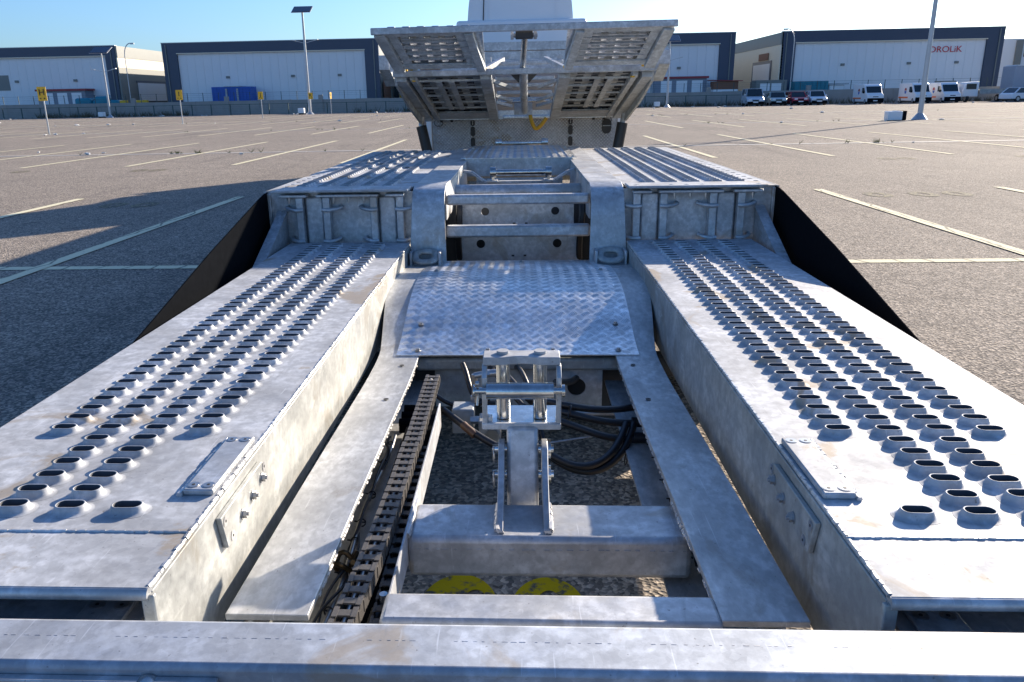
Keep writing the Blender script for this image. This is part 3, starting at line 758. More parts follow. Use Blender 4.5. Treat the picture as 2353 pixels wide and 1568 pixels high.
    part('side_guard', gd, M['blackrub'], T)
    # tongue strap
    SX0, SX1 = .385, .558
    tp = [(7.62, Z+.016),(4.52, Z+.016),(4.42, Z+.018),(4.34,.905+.004),(4.27,.895),(4.215,.868),(4.185,.82),(4.165,.74),(4.15,.65),(4.14,.58),(4.13,.50)]
    n_ = len(tp)
    vs = []
    for i, (y, z_) in enumerate(tp):
        a = Vector(tp[max(i-1,0)]); b2 = Vector(tp[min(i+1,n_-1)]); d = (b2-a).normalized(); nn = Vector((-d.y, d.x))
        if nn.y > 0: nn = -nn
        q = Vector((y, z_))+nn*.012
        if i > 4: q = Vector((y+.012, z_))
        fl = .014*max(0, min(1, (.80-z_)/.25)) if y < 4.3 else 0
        for px, pq in ((SX0-fl*.5, (y, z_)), (SX1+fl, (y, z_)), (SX1+fl, tuple(q)), (SX0-fl*.5, tuple(q))): vs.append((X(px), pq[0], pq[1]))
    fs = [(0,1,2,3), tuple(4*(n_-1)+k for k in (3,2,1,0))]
    for i in range(n_-1):
        for k in range(4): fs.append((4*i+k, 4*i+4+k, 4*i+4+(k+1)%4, 4*i+(k+1)%4))
    part('bent_strap', MB().add(vs, fs), M['galv'], T, smooth=True, bevel=.002)
    part('strap_groove', MB().box(min(X(.5605),X(.576)), max(X(.5605),X(.576)), 4.40, 7.6, Z-.02, Z-.006), M['socket'], T)
    part('opening_side', MB().box(min(X(.385),X(.392)), max(X(.385),X(.392)), 4.30, 6.05, .72, Z+.003), M['galv'], T)
    # lashing ring between two lugs
    for u in (.405, .555):
        part('ring_lug', MB().box(X(u)-.007, X(u)+.007, 4.03, 4.12, .50, .592), M['galv'], T, bevel=.004)
    rg = []
    n1, n2 = 40, 12
    rv = []; rf = []
    for i in range(n1):
        a = 2*math.pi*i/n1; ex = .052; ey = .044
        cxr, cyr = math.copysign(abs(math.cos(a))**.8, math.cos(a))*ex, math.copysign(abs(math.sin(a))**.8, math.sin(a))*ey
        nx_, ny_ = math.cos(a), math.sin(a)
        for k in range(n2):
            c = 2*math.pi*k/n2; rr = .019
            lx, ly, lz = cxr+nx_*rr*math.cos(c), cyr+ny_*rr*math.cos(c), rr*.72*math.sin(c)
            tl = .50
            rv.append((X(.480)+lx, 4.05+ly*math.cos(tl)-lz*math.sin(tl), .566+ly*math.sin(tl)+lz*math.cos(tl)))
    for i in range(n1):
        for k in range(n2):
            rf.append((i*n2+k, i*n2+(k+1)%n2, ((i+1)%n1)*n2+(k+1)%n2, ((i+1)%n1)*n2+k))
    part('lashing_ring', MB().add(rv, rf), M['galv_old'], T, smooth='all')

# dark cut-outs in the left deck (in the shade)
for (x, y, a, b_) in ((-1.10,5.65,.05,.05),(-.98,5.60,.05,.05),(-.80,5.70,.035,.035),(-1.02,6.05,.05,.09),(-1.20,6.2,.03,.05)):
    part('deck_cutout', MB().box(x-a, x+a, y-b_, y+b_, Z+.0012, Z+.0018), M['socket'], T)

# centre opening of the platform
def hole_panel(name, y, z0, z1, x0, x1, zc, hx, r, mat):
    p = MB()
    for h in hx: p.ring_plate(h, zc, .05, .05, r, lambda u, v_, w_: (u, y+w_, v_), .008, 28)
    cuts = [x0]+sum([[h-.05, h+.05] for h in hx], [])+[x1]
    for i in range(0, len(cuts), 2): p.box(cuts[i]+.0003, cuts[i+1]-.0003, y, y+.008, zc-.05, zc+.05)
    p.box(x0, x1, y, y+.008, zc+.0503, z1); p.box(x0, x1, y, y+.008, z0, zc-.0503)
    o = part(name, p, M[mat], T)
    for dx in (-.035, .035):
        xm = (hx[0]+hx[1])/2
        sl = MB().tube([(xm+dx-.008,y-.0004,zc-.07),(xm+dx+.008,y-.0004,zc-.07)], .0055, 10)
        part('panel_slot', sl, M['socket'], o)
    return o
hole_panel('holed_panel', 4.60, .622, .80, -.34, .305, .722, (-.207, .198), .0235, 'galv')
hole_panel('holed_panel', 4.58, .40, .619, -.375, .335, .537, (-.235, .210), .0255, 'galv')
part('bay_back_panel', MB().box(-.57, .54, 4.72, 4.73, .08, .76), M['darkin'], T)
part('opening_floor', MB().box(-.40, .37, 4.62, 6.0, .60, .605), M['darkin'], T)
part('opening_bar', MB().box(CX-.384, CX+.384, 4.262, 4.325, .803, .857), M['galv'], T, bevel=.012)
part('opening_bar', MB().box(CX-.39, CX+.39, 4.262, 4.325, .628, .692), M['galv'], T, bevel=.012)
part('round_bar', MB().tube([(CX-.384,4.95,.795),(CX+.384,4.95,.795)], .048, 20), M['galv'], T, smooth=True)
for x in (-.365,-.35,.335,.35,-.358,.342):
    part('bay_hose', MB().tube(bez((x,4.58,.80),(x+.02,4.5,.72),(x-.02,4.52,.62),(x,4.6,.42)), .011, 10), M['hose'], T, smooth=True)
part('opening_back_angle', MB().box(CX-.40, CX+.40, 6.043, 6.06, .79, .9183), M['galv'], T)
part('opening_inner_wall', MB().box(-.32, .30, 5.8, 5.81, .66, .80), M['galv_dull'], T)
bn = [(-.392,5.45,.880),(-.33,5.45,.872),(-.25,5.45,.812),(-.22,5.45,.805),(.19,5.45,.805),(.22,5.45,.812),(.31,5.45,.868),(.366,5.45,.885)]
mb = MB()
for a, b_ in zip(bn, bn[1:]): mb.bar(a, b_, .05, .018)
part('bent_cross_bar', mb, M['galv_top'], T, bevel=.003)
rl = part('guide_roller', MB().tube([(-.165,5.40,.875),(.165,5.40,.875)], .019, 24), M['zinc'], T, smooth=True)
for s in (-1, 1):
    part('roller_collar', MB().tube([(s*.165,5.40,.875),(s*.205,5.40,.875)], .036, 24), M['zinc'], rl, smooth=True)
    part('roller_stand', MB().box(s*.185-.008, s*.185+.008, 5.38, 5.45, .815, .86), M['zinc'], rl)
    part('roller_foot', MB().box(s*.19-.035, s*.19+.035, 5.36, 5.47, .8145, .824), M['galv'], rl)
# front tread plate with ribs
tp = part('front_tread_plate', MB().box(CX-.432, CX+.432, 6.04, 7.66, Z+.0285, Z+.0325), M['alu'], T)
mb = MB(); P = .056; j = 0; y = 6.06
while y < 7.64:
    x = CX-.42+(j%2)*P/2
    while x < CX+.42:
        bars(mb, x, y, R(90) if j%2 else 0, lambda yy: Z+.0325, L=.030, gap=.0085); x += P
    y += P/2; j += 1
part('tread_bars', mb, M['alu'], tp, smooth=True, kind='stuff')
for (x, y) in ((-.42,6.08),(-.15,6.07),(.13,6.07),(.39,6.08),(-.42,7.2),(.39,7.2)):
    place('cover_bolt', BT, tp, (x, y, Z+.033))
rl2 = part('far_guide_roller', MB().tube([(-.20,7.80,.935),(.22,7.80,.935)], .02, 20), M['zinc'], T, smooth=True)
for x in (-.21, .23):
    part('roller_collar', MB().tube([(x-.03,7.80,.94),(x+.03,7.80,.94)], .036, 20), M['zinc'], rl2, smooth=True)
part('platform_front_member', MB().box(CX-1.35, CX+1.35, 7.62, 7.70, .60, .872), M['galv_old'], T)
part('drawbar', MB().box(-.08, .08, 7.7, 9.6, .55, .68), M['galv_old'], T)

# ==================================================================  TRUCK
K = root('car_transporter_truck', 'white truck with raised galvanised loading deck and tread plate headboard', 'truck', (.03, 9.6, 0))
HX0, HX1, HY_ = -1.03, 1.11, 9.5
part('headboard', MB().box(HX0, HX1, HY_, HY_+.03, .55, 1.12), M['galv_top'], K)
def fz0(yy): return 0
mb = MB(); j = 0; z_ = .72
while z_ < 1.12:
    x = HX0+.06+(j%2)*.019
    while x < HX1-.05:
        bars(mb, x, z_, R(45) if j%2 else R(-45), lambda yy: 0, L=.026, W=.010, h=.005, n=1, fn=lambda a, b_, c: (a, HY_-.0005-c, b_)); x += .038
    z_ += .019; j += 1
part('headboard_tread', mb, M['alu'], K, smooth=True, kind='stuff')
part('headboard_top_band', MB().box(HX0+.03, HX1-.03, HY_-.12, HY_-.001, 1.121, 1.215), M['alu'], K)
for x in (HX0-.032, HX1+.032):
    part('headboard_post', MB().box(x-.03, x+.03, HY_-.02, HY_+.05, .5, 1.26), M['white'], K, bevel=.005)
def stad(cx, cz, a, r, y): return MB().tube([(cx, y, cz), (cx, y-.003, cz)], r, 20)
def oval(cx, cz, hw, hh):
    r_ = min(hw, hh); pts = []
    for k in range(20):
        c = 2*math.pi*(k+.5)/20; pts.append((cx+math.copysign(hw-r_, math.cos(c))+r_*math.cos(c), cz+math.copysign(hh-r_, math.sin(c))+r_*math.sin(c)))
    return MB().prism(pts, lambda u, v_, w_: (u, HY_-w_, v_), .0045, .006)
for x in (-.555, .575):
    for z_, hh in ((1.08,.035),(.985,.055),(.86,.055)): part('oval_hole', oval(x, z_, .026, hh), M['socket'], K)
part('oval_hole', oval(.99, 1.02, .055, .085), M['socket'], K)
part('handle_bar', MB().box(.945,1.035,HY_-.012,HY_-.0065,1.022,1.028), M['bolt'], K)
for s, xa, xb in ((-1,-.555,-.93),(1,.575,.93)):
    part('hydraulic_pipe', MB().tube([(xa,HY_-.02,1.06),(xa,HY_-.02,1.125),(xb,HY_-.02,1.125)], .005, 6).tube([(xa-.01*s,HY_-.02,1.105),(xb,HY_-.02,1.105)], .004, 6), M['bolt'], K)
    for q in (.80,.92): part('pipe_joint', MB().tube([(s*q+.02,HY_-.03,1.115),(s*(q+.03)+.02,HY_-.03,1.115)], .022, 10), M['hose'], K, smooth=True)
    cc = [(s*(.97+.05*math.cos(t))+.02, HY_-.03, 1.09+.04*math.sin(t)) for t in [i*.3 for i in range(24)]]
    part('looped_line', MB().tube(cc, .004, 6), M['hose'], K, smooth=True)
# lift cylinders
for s, xt, xm_, xbm in ((-1,-1.075,-1.095,-1.02),(1,1.135,1.11,1.05)):
    part('lift_cylinder', MB().tube([(xbm, 8.98, .72), (xm_, 9.0, 1.07)], .058, 20), M['hose'], K, smooth=True)
    part('cylinder_rod', MB().tube([(xm_, 9.0, 1.07), (xt, 9.0, 1.235)], .030, 16), M['galv'], K, smooth=True)
    part('cylinder_eye', MB().tube([(xt-.04, 9.0, 1.245), (xt+.04, 9.0, 1.245)], .045, 16), M['hose'], K, smooth=True)
# raised deck: lower section, plane from (7.2,1.58) to (9.35,1.18)
LY0, LZ0, LY1, LZ1 = 7.2, 1.585, 9.35, 1.185
def dz(y, dn=0.): return LZ0+(LZ1-LZ0)*(y-LY0)/(LY1-LY0)-dn
DX0, DX1 = -1.075, 1.125
def dbar(x0, y0, x1, y1, wd, h, dn): return MB().bar((x0, y0, dz(y0, dn)), (x1, y1, dz(y1, dn)), wd, h)
UP = root('x', '', '') if False else None
for s, xo, xi in ((-1,-1.075,-.255),(1,1.125,.335)):
    # perforated tread sheet
    xs = sorted([min(xo,xi), max(xo,xi)]); n_c = 6
    wv_ = xs[1]-xs[0]; cc = [xs[0]+wv_*(i+.5)/n_c for i in range(n_c)]
    gx = sorted(xs+sum([[c-.03, c+.03] for c in cc], [])); rr_ = [7.35+.16*i for i in range(12)]; gy = sorted([7.25, 9.3]+sum([[r_-.02, r_+.02] for r_ in rr_], []))
    def hole(i, j):
        cx_ = (gx[i]+gx[i+1])/2; cy_ = (gy[j]+gy[j+1])/2
        return any(abs(cx_-c) < .02 for c in cc) and any(abs(cy_-r_) < .012 for r_ in rr_) and not (7.9 < cy_ < 8.5 and False)
    gg = MB().grid(gx, gy, 0, .006, hole); gg.v = [(x, y, dz(y)+z_) for x, y, z_ in gg.v]
    ds = part('raised_deck_sheet', gg, M['galv_dull'], K)
    join_slots('raised_deck_slots', ds, [(c, r_, dz(r_)+.0065) for c in cc for r_ in rr_], M['galv_dull'], (1.3,1.2,1))
    part('deck_side_beam', dbar(xo+(-s)*.04, 7.2, xo+(-s)*.04, 9.30, .09, .08, .045), M['galv_dull'], K, bevel=.004)
    part('deck_side_channel', dbar(xo+(-s)*.14, 7.2, xo+(-s)*.14, 9.30, .05, .05, .045), M['galv_dull'], K, bevel=.004)
    part('deck_inner_beam', dbar(xi+s*.045, 7.2, xi+s*.045, 9.32, .10, .07, .045), M['galv_dull'], K, bevel=.004)
    part('outer_wing', MB().prism([(7.25,dz(7.25,.0)),(9.25,dz(9.25,.02)),(9.0,dz(9.0,.16)),(8.0,dz(8.0,.15)),(7.3,dz(7.3,.10))], lambda u, v_, w_: (w_, u, v_), xo+s*.008, xo+s*.03), M['galv_dull'], K)
    for y in (7.42, 7.72, 8.08, 8.42, 8.74):
        part('deck_cross_tube', dbar(min(xo,xi)+.03, y, max(xo,xi)-.03, y, .045, .022, .035), M['galv_dull'], K, bevel=.006)
    part('deck_end_plate', MB().prism([(9.0,dz(9.0,.03)),(9.0,dz(9.0,.045)),(9.36,dz(9.36,.055)),(9.36,dz(9.36,.04))], lambda u, v_, w_: (w_, u, v_), min(xo,xi)+.02, max(xo,xi)-.02), M['galv_dull'], K)
    part('deck_end_upstand', MB().prism([(8.98,dz(9.0,.046)),(8.99,dz(9.0,.046)),(9.37,dz(9.37,.03)-.0),(9.36,dz(9.36,.03)-.018)], lambda u, v_, w_: (w_, u, v_), min(xo,xi)+.04, max(xo,xi)-.04), M['galv'], K)
    for q in (.42, .56):
        xx = xo+(xi-xo)*q
        part('deck_stringer', dbar(xx, 7.4, xx, 8.75, .05, .012, .0505), M['galv_dull'], K)
    part('side_box_beam', MB().box(min(xo+s*.05,xo+s*.145), max(xo+s*.05,xo+s*.145), 7.18, 7.9, 1.60, 1.72), M['galv'], K, bevel=.004)
    part('side_box_bracket', MB().prism([(xo+s*.049,1.74),(xo-s*.03,1.74),(xo-s*.03,1.60),(xo+s*.049,1.58)], lambda u, v_, w_: (u, w_, v_), 7.16, 7.17), M['galv'], K)
    part('side_box_wedge', MB().prism([(7.9,1.60),(7.18,1.60),(7.5,1.47)], lambda u, v_, w_: (w_, u, v_), xo+s*.05, xo+s*.145), M['galv_dull'], K)
    # mid truss braces in the centre
    for (ya, yb_) in ((7.45,7.75),(8.1,8.4),(8.45,8.7)):
        part('centre_brace', MB().bar((xi, ya, dz(ya,.04)), (xi-s*.16, yb_, dz(yb_,.04)), .035, .03), M['galv_dull'], K)
# crossbar
part('hinge_cross_bar', MB().bar((-1.10, 7.17, 1.562), (1.155, 7.17, 1.575), .06, .052), M['galv_dull'], K, bevel=.008)
for y in (7.5, 7.85, 8.15, 8.5, 8.85):
    part('centre_cross_tube', dbar(-.24, y, .32, y, .05, .035, -.06), M['galv_dull'], K, bevel=.005)
part('bright_cross_bar', MB().tube([(-.21,8.75,1.31),(.30,8.75,1.318)], .012, 10), M['zinc'], K, smooth=True)
part('tail_roller_slot', MB().box(-.20,.34,9.36,9.38,1.12,1.16), M['alu'], K, bevel=.01)
part('cylinder_mount', MB().box(-.07,.13,9.0,9.05,1.17,1.30), M['galv_dull'], K)
# tilt cylinder of the flip section
part('tilt_cylinder_barrel', MB().tube([(.02,7.25,1.60),(.045,8.9,1.22)], .038, 18), M['galv_dull'], K, smooth=True)
part('tilt_cylinder_rod', MB().tube([(.035,6.42,1.80),(.02,7.25,1.60)], .024, 16), M['zinc'], K, smooth=True)
part('rod_pin', MB().tube([(-.07,6.40,1.80),(.13,6.40,1.80)], .016, 14).tube([(-.072,6.40,1.80),(-.05,6.40,1.80)], .032, 6).tube([(.10,6.40,1.80),(.125,6.40,1.80)], .032, 6), M['galv_top'], K, smooth=True)
part('rod_clevis', MB().box(-.035,.095,6.36,6.44,1.775,1.83), M['socket'], K, bevel=.004)
for s in (-1, 1):
    part('barrel_ear', MB().prism([(0.03+s*.035,1.56),(0.03+s*.13,1.56),(.03+s*.04,1.47)], lambda u, v_, w_: (u, w_, v_), 7.36, 7.38), M['hose'], K)
hz = [(.10,9.3,1.27),(.10,9.28,1.22),(.105,9.26,1.15),(.12,9.25,1.08),(.16,9.25,1.02),(.21,9.25,1.02),(.25,9.25,1.07),(.28,9.25,1.13)]
part('yellow_hose', MB().tube([tuple(p) for p in bez(hz[0], hz[2], hz[3], hz[4], 10)]+[tuple(p) for p in bez(hz[4], (.19,9.25,1.0), (.23,9.25,1.04), (.29,9.25,1.13), 10)][1:], .021, 12), M['hosey'], K, smooth=True)
part('hose_loop', MB().tube([(.05,9.2,1.33),(.09,9.22,1.36),(.12,9.25,1.30),(.10,9.28,1.25)], .018, 10), M['hose'], K, smooth=True)
# flip section: near vertical tapered flap, top edge (6.35,1.835) to bottom edge (6.78,1.59)
FY0, FZ0, FY1, FZ1 = 6.35, 1.832, 6.80, 1.578
ND = Vector((0, FZ0-FZ1, FY1-FY0)).normalized()
def fp(x, t, dn=0.):
    """point on the flap, t 0 top .. 1 bottom, dn towards the camera side"""
    return Vector((x, FY0+(FY1-FY0)*t, FZ0+(FZ1-FZ0)*t)) - ND*dn
def fbar(x0, t0, x1, t1, wd, h, dn): return MB().bar(fp(x0, t0, dn), fp(x1, t1, dn), wd, h, ND)
part('flip_top_beam', MB().bar((-1.125, 6.33, 1.845), (1.165, 6.33, 1.857), .03, .050), M['galv'], K, bevel=.006)
FL = .0; flap_len = math.hypot(FY1-FY0, FZ1-FZ0)
for s, xo, xob, xi, xib in ((-1,-1.10,-1.015,-.36,-.285),(1,1.14,1.07,.42,.355)):
    cc = [(xo+s*-1*(.16+.113*i)) for i in range(5)]
    # sheet built as rows in t with slot holes
    def xl(t, q): return (xo+(xob-xo)*t) if q == 0 else (xi+(xib-xi)*t)
    rows_t = [.17+.155*i for i in range(5)]
    ys_t = sorted([0.0, 1.0]+sum([[t-.026, t+.026] for t in rows_t], []))
    xs_ = sorted([min(xob, xib), max(xob, xib)]+sum([[c-.028, c+.028] for c in cc], []))
    def hole(i, j):
        cx_ = (xs_[i]+xs_[i+1])/2; ct = (ys_t[j]+ys_t[j+1])/2
        return any(abs(cx_-c) < .02 for c in cc) and any(abs(ct-t) < .02 for t in rows_t)
    gg = MB().grid(xs_, ys_t, 0, .006, hole); gg.v = [tuple(fp(x, t, -.03-z_)) for x, t, z_ in gg.v]
    fs_ = part('flip_deck_sheet', gg, M['alu'], K)
    mb = MB(); ys_dir = Vector((0, FY1-FY0, FZ1-FZ0)).normalized()
    for c in cc:
        for t in rows_t:
            o_ = fp(c, t, -.0365); mb.add([tuple(o_+Vector((1,0,0))*vx*1.05+ys_dir*vy*1.0+ND*vz) for vx, vy, vz in slotV], slotF)
    part('flip_deck_slots', mb, M['galv'], fs_, smooth='all', kind='stuff')
    part('flip_side_beam', fbar(xo-s*.035, 0, xob-s*.035, 1, .085, .05, .0), M['galv_dull'], K, bevel=.004)
    part('flip_side_flange', fbar(xo-s*.12, .06, xob-s*.125, .98, .07, .008, -.012), M['galv_dull'], K)
    part('flip_inner_beam', fbar(xi+s*.03, 0, xib+s*.03, 1, .065, .055, .0), M['galv_dull'], K, bevel=.004)
    part('flip_inner_flange', fbar(xi+s*.10, .05, xib+s*.095, .98, .07, .008, -.010), M['galv_dull'], K)
    for t in (.245, .40, .555, .71): part('flip_cross_bar', fbar(xob-s*.10, t, xib+s*.10, t, .012, .02, -.012), M['galv'], K)
    part('flip_end_bar', fbar(xo-s*.05, .04, xi+s*.04, .04, .045, .012, -.004), M['galv_dull'], K)
    part('flip_end_bar', fbar(xob-s*.05, .90, xib+s*.04, .90, .06, .012, -.004), M['galv_dull'], K)
    # top sheet with a row of raised slots seen in silhouette
    ts = part('flip_top_sheet', MB().box(min(xo,xi), max(xo,xi), 6.34, 6.55, 1.866, 1.870), M['alu'], K)
    join_slots('flip_top_slots', ts, [(xo-s*(.12+.113*i), 6.40+.07*q, 1.8702) for i in range(6) for q in (0,1)], M['galv'], (1.0,1,.8))
    for xx in (xob-s*.05, xib+s*.03):
        part('yellow_pad', MB().box(xx-.035, xx+.035, 6.84, 6.88, 1.575, 1.597), M['yellow'], K, bevel=.004)
    part('yellow_pad', MB().box(xo-s*.17-.012, xo-s*.17+.012, 7.22, 7.34, 1.50, 1.515), M['yellow'], K)
# chassis, body frame behind the headboard
part('body_deck', MB().box(-1.15, 1.18, 9.45, 15.7, 1.86, 1.95), M['galv'], K)
part('body_end_panel', MB().box(-.9, .95, 9.43, 9.448, 1.62, 1.85), M['galv'], K)
for zz, yy in ((1.66,7.9),(1.62,8.3),(1.72,8.9)):
    part('rear_frame_tube', MB().bar((-.33,yy,zz),(.40,yy,zz+.01), .05, .035), M['galv'], K, bevel=.006)
for s in (-1, 1):
    part('rear_frame_brace', MB().bar((.035+s*.36,7.6,1.60),(.035+s*.20,7.95,1.70), .04, .04), M['galv'], K)
    part('rear_frame_post', MB().box(.035+s*.33-.02,.035+s*.33+.02,7.9,7.94,1.60,1.72), M['galv'], K)
part('body_side_panel', MB().box(-1.18, -1.152, 9.55, 15.7, .9, 1.95), M['white'], K)
part('body_side_panel', MB().box(1.182, 1.21, 9.55, 15.7, .9, 1.95), M['white'], K)
part('chassis_rail', MB().box(-.45, -.37, 9.6, 17.5, .6, .85), M['hose'], K)
part('chassis_rail', MB().box(.40, .48, 9.6, 17.5, .6, .85), M['hose'], K)
for yy in (10.9, 12.2, 17.2):
    for xx in (-1.1, .83):
        part('road_wheel', MB().tube([(xx, yy, .50), (xx+.3, yy, .50)], .50, 32), M['tyre'], K, smooth=True)
# cab with roof fairing
cb = MB().prism([(15.9,.75),(18.3,.75),(18.35,1.5),(18.0,2.75),(15.9,2.75)], lambda u, v_, w_: (w_, u, v_), -1.20, 1.24)
part('cab', cb, M['white'], K, bevel=.05)
part('windscreen', MB().bar((-1.0,18.31,1.75),(-1.0,18.09,2.60), .02, .9, (1,0,0)), M['glass'], K)
# fairing loft
secs = []
for (y, hw, zt) in ((16.0,1.0,3.63),(16.4,1.02,3.66),(17.0,.98,3.55),(17.6,.88,3.2),(18.0,.8,2.78)):
    prof = []; zb = 2.66
    for i in range(25):
        t = i/24; a = math.pi*(1-t)
        cx_ = math.copysign(abs(math.cos(a))**.28, math.cos(a)) if abs(math.cos(a)) > 1e-6 else 0
        sz = abs(math.sin(a))**.55
        # side walls lean in a little as they rise
        x = cx_*hw*(1-.085*sz); prof.append((x+.0, y, zb+(zt-zb)*sz))
    secs.append(prof)
fm = MB(); vs = [p for s_ in secs for p in s_]; fs = []
for i in range(len(secs)-1):
    for k in range(24): fs.append((i*25+k, i*25+k+1, (i+1)*25+k+1, (i+1)*25+k))
fs.append(tuple(range(25)))
fm.add(vs, fs)
fr = part('roof_fairing', fm, M['white'], K, smooth=True)
fr.location.x += 0.0
part('fairing_base_band', MB().box(-1.03, 1.06, 15.92, 15.985, 2.60, 2.72), M['white'], K, bevel=.01)
part('fairing_strap', MB().bar((-.70,15.985,2.65),(-.66,15.99,3.50), .018, .006, (0,1,0)), M['hose'], K)
part('fairing_ridge', MB().bar((-.98,15.985,2.735),(1.0,15.985,2.745), .006, .006), M['galv_old'], K)
for x in (-.60,.66):
    part('fairing_rib', MB().bar((x,15.988,2.74),(x,15.992,3.45), .01, .008, (0,1,0)), M['white'], K)

# ==================================================================  BACKGROUND
def text_mesh(txt, size, mat, name):
    c = bpy.data.curves.new(name, 'FONT'); c.body = txt; c.size = size; c.extrude = .01; c.align_x = 'CENTER'; c.align_y = 'CENTER'
    o = bpy.data.objects.new(name, c); COL.objects.link(o)
    dg = bpy.context.evaluated_depsgraph_get(); me = bpy.data.meshes.new_from_object(o.evaluated_get(dg)); me.name = name
    bpy.data.objects.remove(o); me.materials.clear(); me.materials.append(mat)
    for v_ in me.vertices: v_.co = (v_.co.x, v_.co.z*-1, v_.co.y)
    return me
def text_part(txt, size, mat, name, parent, p, sx=1, sy=1, bold=0):
    me = text_mesh(txt, size, mat, name); o = place(name, me, parent, p); o.scale = (sx, 1, sy); return o

# facades: panels in front of dark frame
def facade_ribs(name, x0, x1, z0, z1, y, parent, mat, step=1.0):
    x = x0
    while x < x1-.01:
        part(name, MB().box(x+.008, min(x+step, x1)-.008, y-.05, y, z0, z1), mat, parent); x += step
def warehouse(label, x0, x1, ztop, xl, xr, zf, y, depth, sideside, col_side):
    B_ = root('warehouse', label, 'building', ((x0+x1)/2, y, 0))
    # dark frame: top band and pillars
    part('frame_band', MB().box(x0, x1, y, y+.6, zf, ztop), M['navy'], B_)
    part('frame_pillar', MB().box(x0, xl, y, y+.6, 0, zf), M['navy'], B_)
    part('frame_pillar', MB().box(xr, x1, y, y+.6, 0, zf), M['navy'], B_)
    facade_ribs('facade_panel', xl+.02, xr-.02, 0, zf-.02, y+.3, B_, M['whitep'], 1.15)
    part('frame_trim', MB().box(xl-.06, xr+.06, y-.03, y-.002, zf-.10, zf+.02), M['beige'], B_)
    part('back_wall', MB().box(x0+.1, x1-.1, y+.61, y+depth, 0, ztop-.4), col_side, B_)
    part('roof', MB().box(x0+.2, x1-.2, y+.61, y+depth, ztop-.39, ztop-.1), M['greyclad'], B_)
    for q in (.25, .6, .85):
        xx = xl+(xr-xl)*q; part('wall_vent', MB().box(xx, xx+.5, y+.1, y+.24, 4.6, 4.9), M['greyclad'], B_)
    for xx in (x0+.5, x1-.7): part('downpipe', MB().box(xx, xx+.12, y-.12, y-.005, 0, ztop-.2), M['greyclad'], B_)
    part('roof_capping', MB().box(x0-.05, x1+.05, y-.06, y+.55, ztop+.003, ztop+.09), M['post'], B_)
    return B_
YB = 112
bA = warehouse('pale warehouse with dark frame, leftmost, sunlit cream band on its side wall', -95, -55.1, 9.1, -90, -56.6, 7.87, YB, 2, 1, M['greyclad'])
# its right side wall, receding and slightly lower
def sidewall(B_, x, y0, y1, z0a, z0b, sgn):
    def quad(name, za0, za1, zb0, zb1, mat, off):
        mb = MB(); xx = x+sgn*off
        mb.add([(xx,y0,za0),(xx,y1,zb0),(xx,y1,zb1),(xx,y0,za1),(xx-sgn*.3,y0,za0),(xx-sgn*.3,y1,zb0),(xx-sgn*.3,y1,zb1),(xx-sgn*.3,y0,za1)],
               [(0,1,2,3),(4,7,6,5),(0,4,5,1),(3,2,6,7),(0,3,7,4),(1,5,6,2)])
        return part(name, mb, mat, B_)
    return quad
q = sidewall(bA, -55.0, YB, YB+55, 9.1, 9.1, 1)
q('side_parapet', 7.6, 9.1, 7.6, 9.1, M['greyclad'], .15)
q('side_cream_band', 6.3, 7.59, 6.3, 7.59, M['beige'], .10)
q('side_wall', 0, 6.29, 0, 6.29, M['greyclad'], .10)
part('roller_door', MB().box(-54.9,-54.8,YB+5,YB+14,1.9,4.4), M['whitep'], bA)
part('door_opening', MB().box(-54.9,-54.82,YB+5,YB+14,0,1.9), M['socket'], bA)
part('door_frame', MB().box(-54.9,-54.84,YB+4.6,YB+14.4,4.4,4.7), M['navy'], bA)
part('chimney_pipe', MB().tube([(-54.4,YB+30,2.6),(-54.4,YB+30,9.0),(-54.4,YB+30,11.0)], .28, 10), M['galv_top'], bA, smooth=True)
part('small_awning', MB().box(-54.9,-53.4,YB+24,YB+32,2.4,2.55), M['greyclad'], bA)
part('facade_window', MB().box(-72.6,-70.8,YB+.2,YB+.24,3.6,5.6), M['greyclad'], bA)
bB = warehouse('wide pale warehouse with dark blue frame and a blue container before it', -48.6, -19.0, 9.25, -46.6, -20.9, 7.95, YB, 40, 1, M['greyclad'])
bM = warehouse('pale warehouse with dark frame behind the right side of the raised deck', -12, 28.2, 9.0, -10, 26.2, 7.7, YB, 40, 1, M['greyclad'])
part('side_door', MB().box(-18.9,-18.85,YB+2,YB+8,0,4), M['brown'], bB)
bR = warehouse('pale warehouse with dark frame and red wall lettering on the far right', 34.2, 62.4, 8.95, 36.0, 60.3, 7.6, YB, 2, 1, M['beige'])
q = sidewall(bR, 34.2, YB, YB+75, 9, 9, -1)
q('side_parapet', 7.4, 8.9, 7.4, 8.9, M['greyclad'], .15)
q('side_wall', 0, 7.39, 0, 7.39, M['beige'], .10)
part('roller_door', MB().box(34.0,34.06,YB+4,YB+12,.9,5.2), M['whitep'], bR)
part('door_frame', MB().box(34.03,34.08,YB+3.4,YB+12.6,.9,5.6), M['navy'], bR)
part('roller_door', MB().box(34.0,34.06,YB+52,YB+68,.9,4.9), M['whitep'], bR)
part('door_frame', MB().box(34.03,34.08,YB+50,YB+70,.9,5.4), M['navy'], bR)
part('wall_sign', MB().box(33.98,34.06,YB+5,YB+9.5,5.7,6.6), M['brown'], bR)
part('wall_sign', MB().box(33.98,34.06,YB+48,YB+66,5.6,6.5), M['whitep'], bR)
part('blue_dust_hopper', MB().tube([(33.2,YB+34,4.6),(33.2,YB+34,3.4),(33.2,YB+34,2.6)], [.3,.5,1.0], 12), M['blue'], bR, smooth=True)
text_part('DROLiK', 1.12, M['redtxt'], 'wall_lettering', bR, (55.3, YB-.02+.2, 6.35), 1.05, .95)
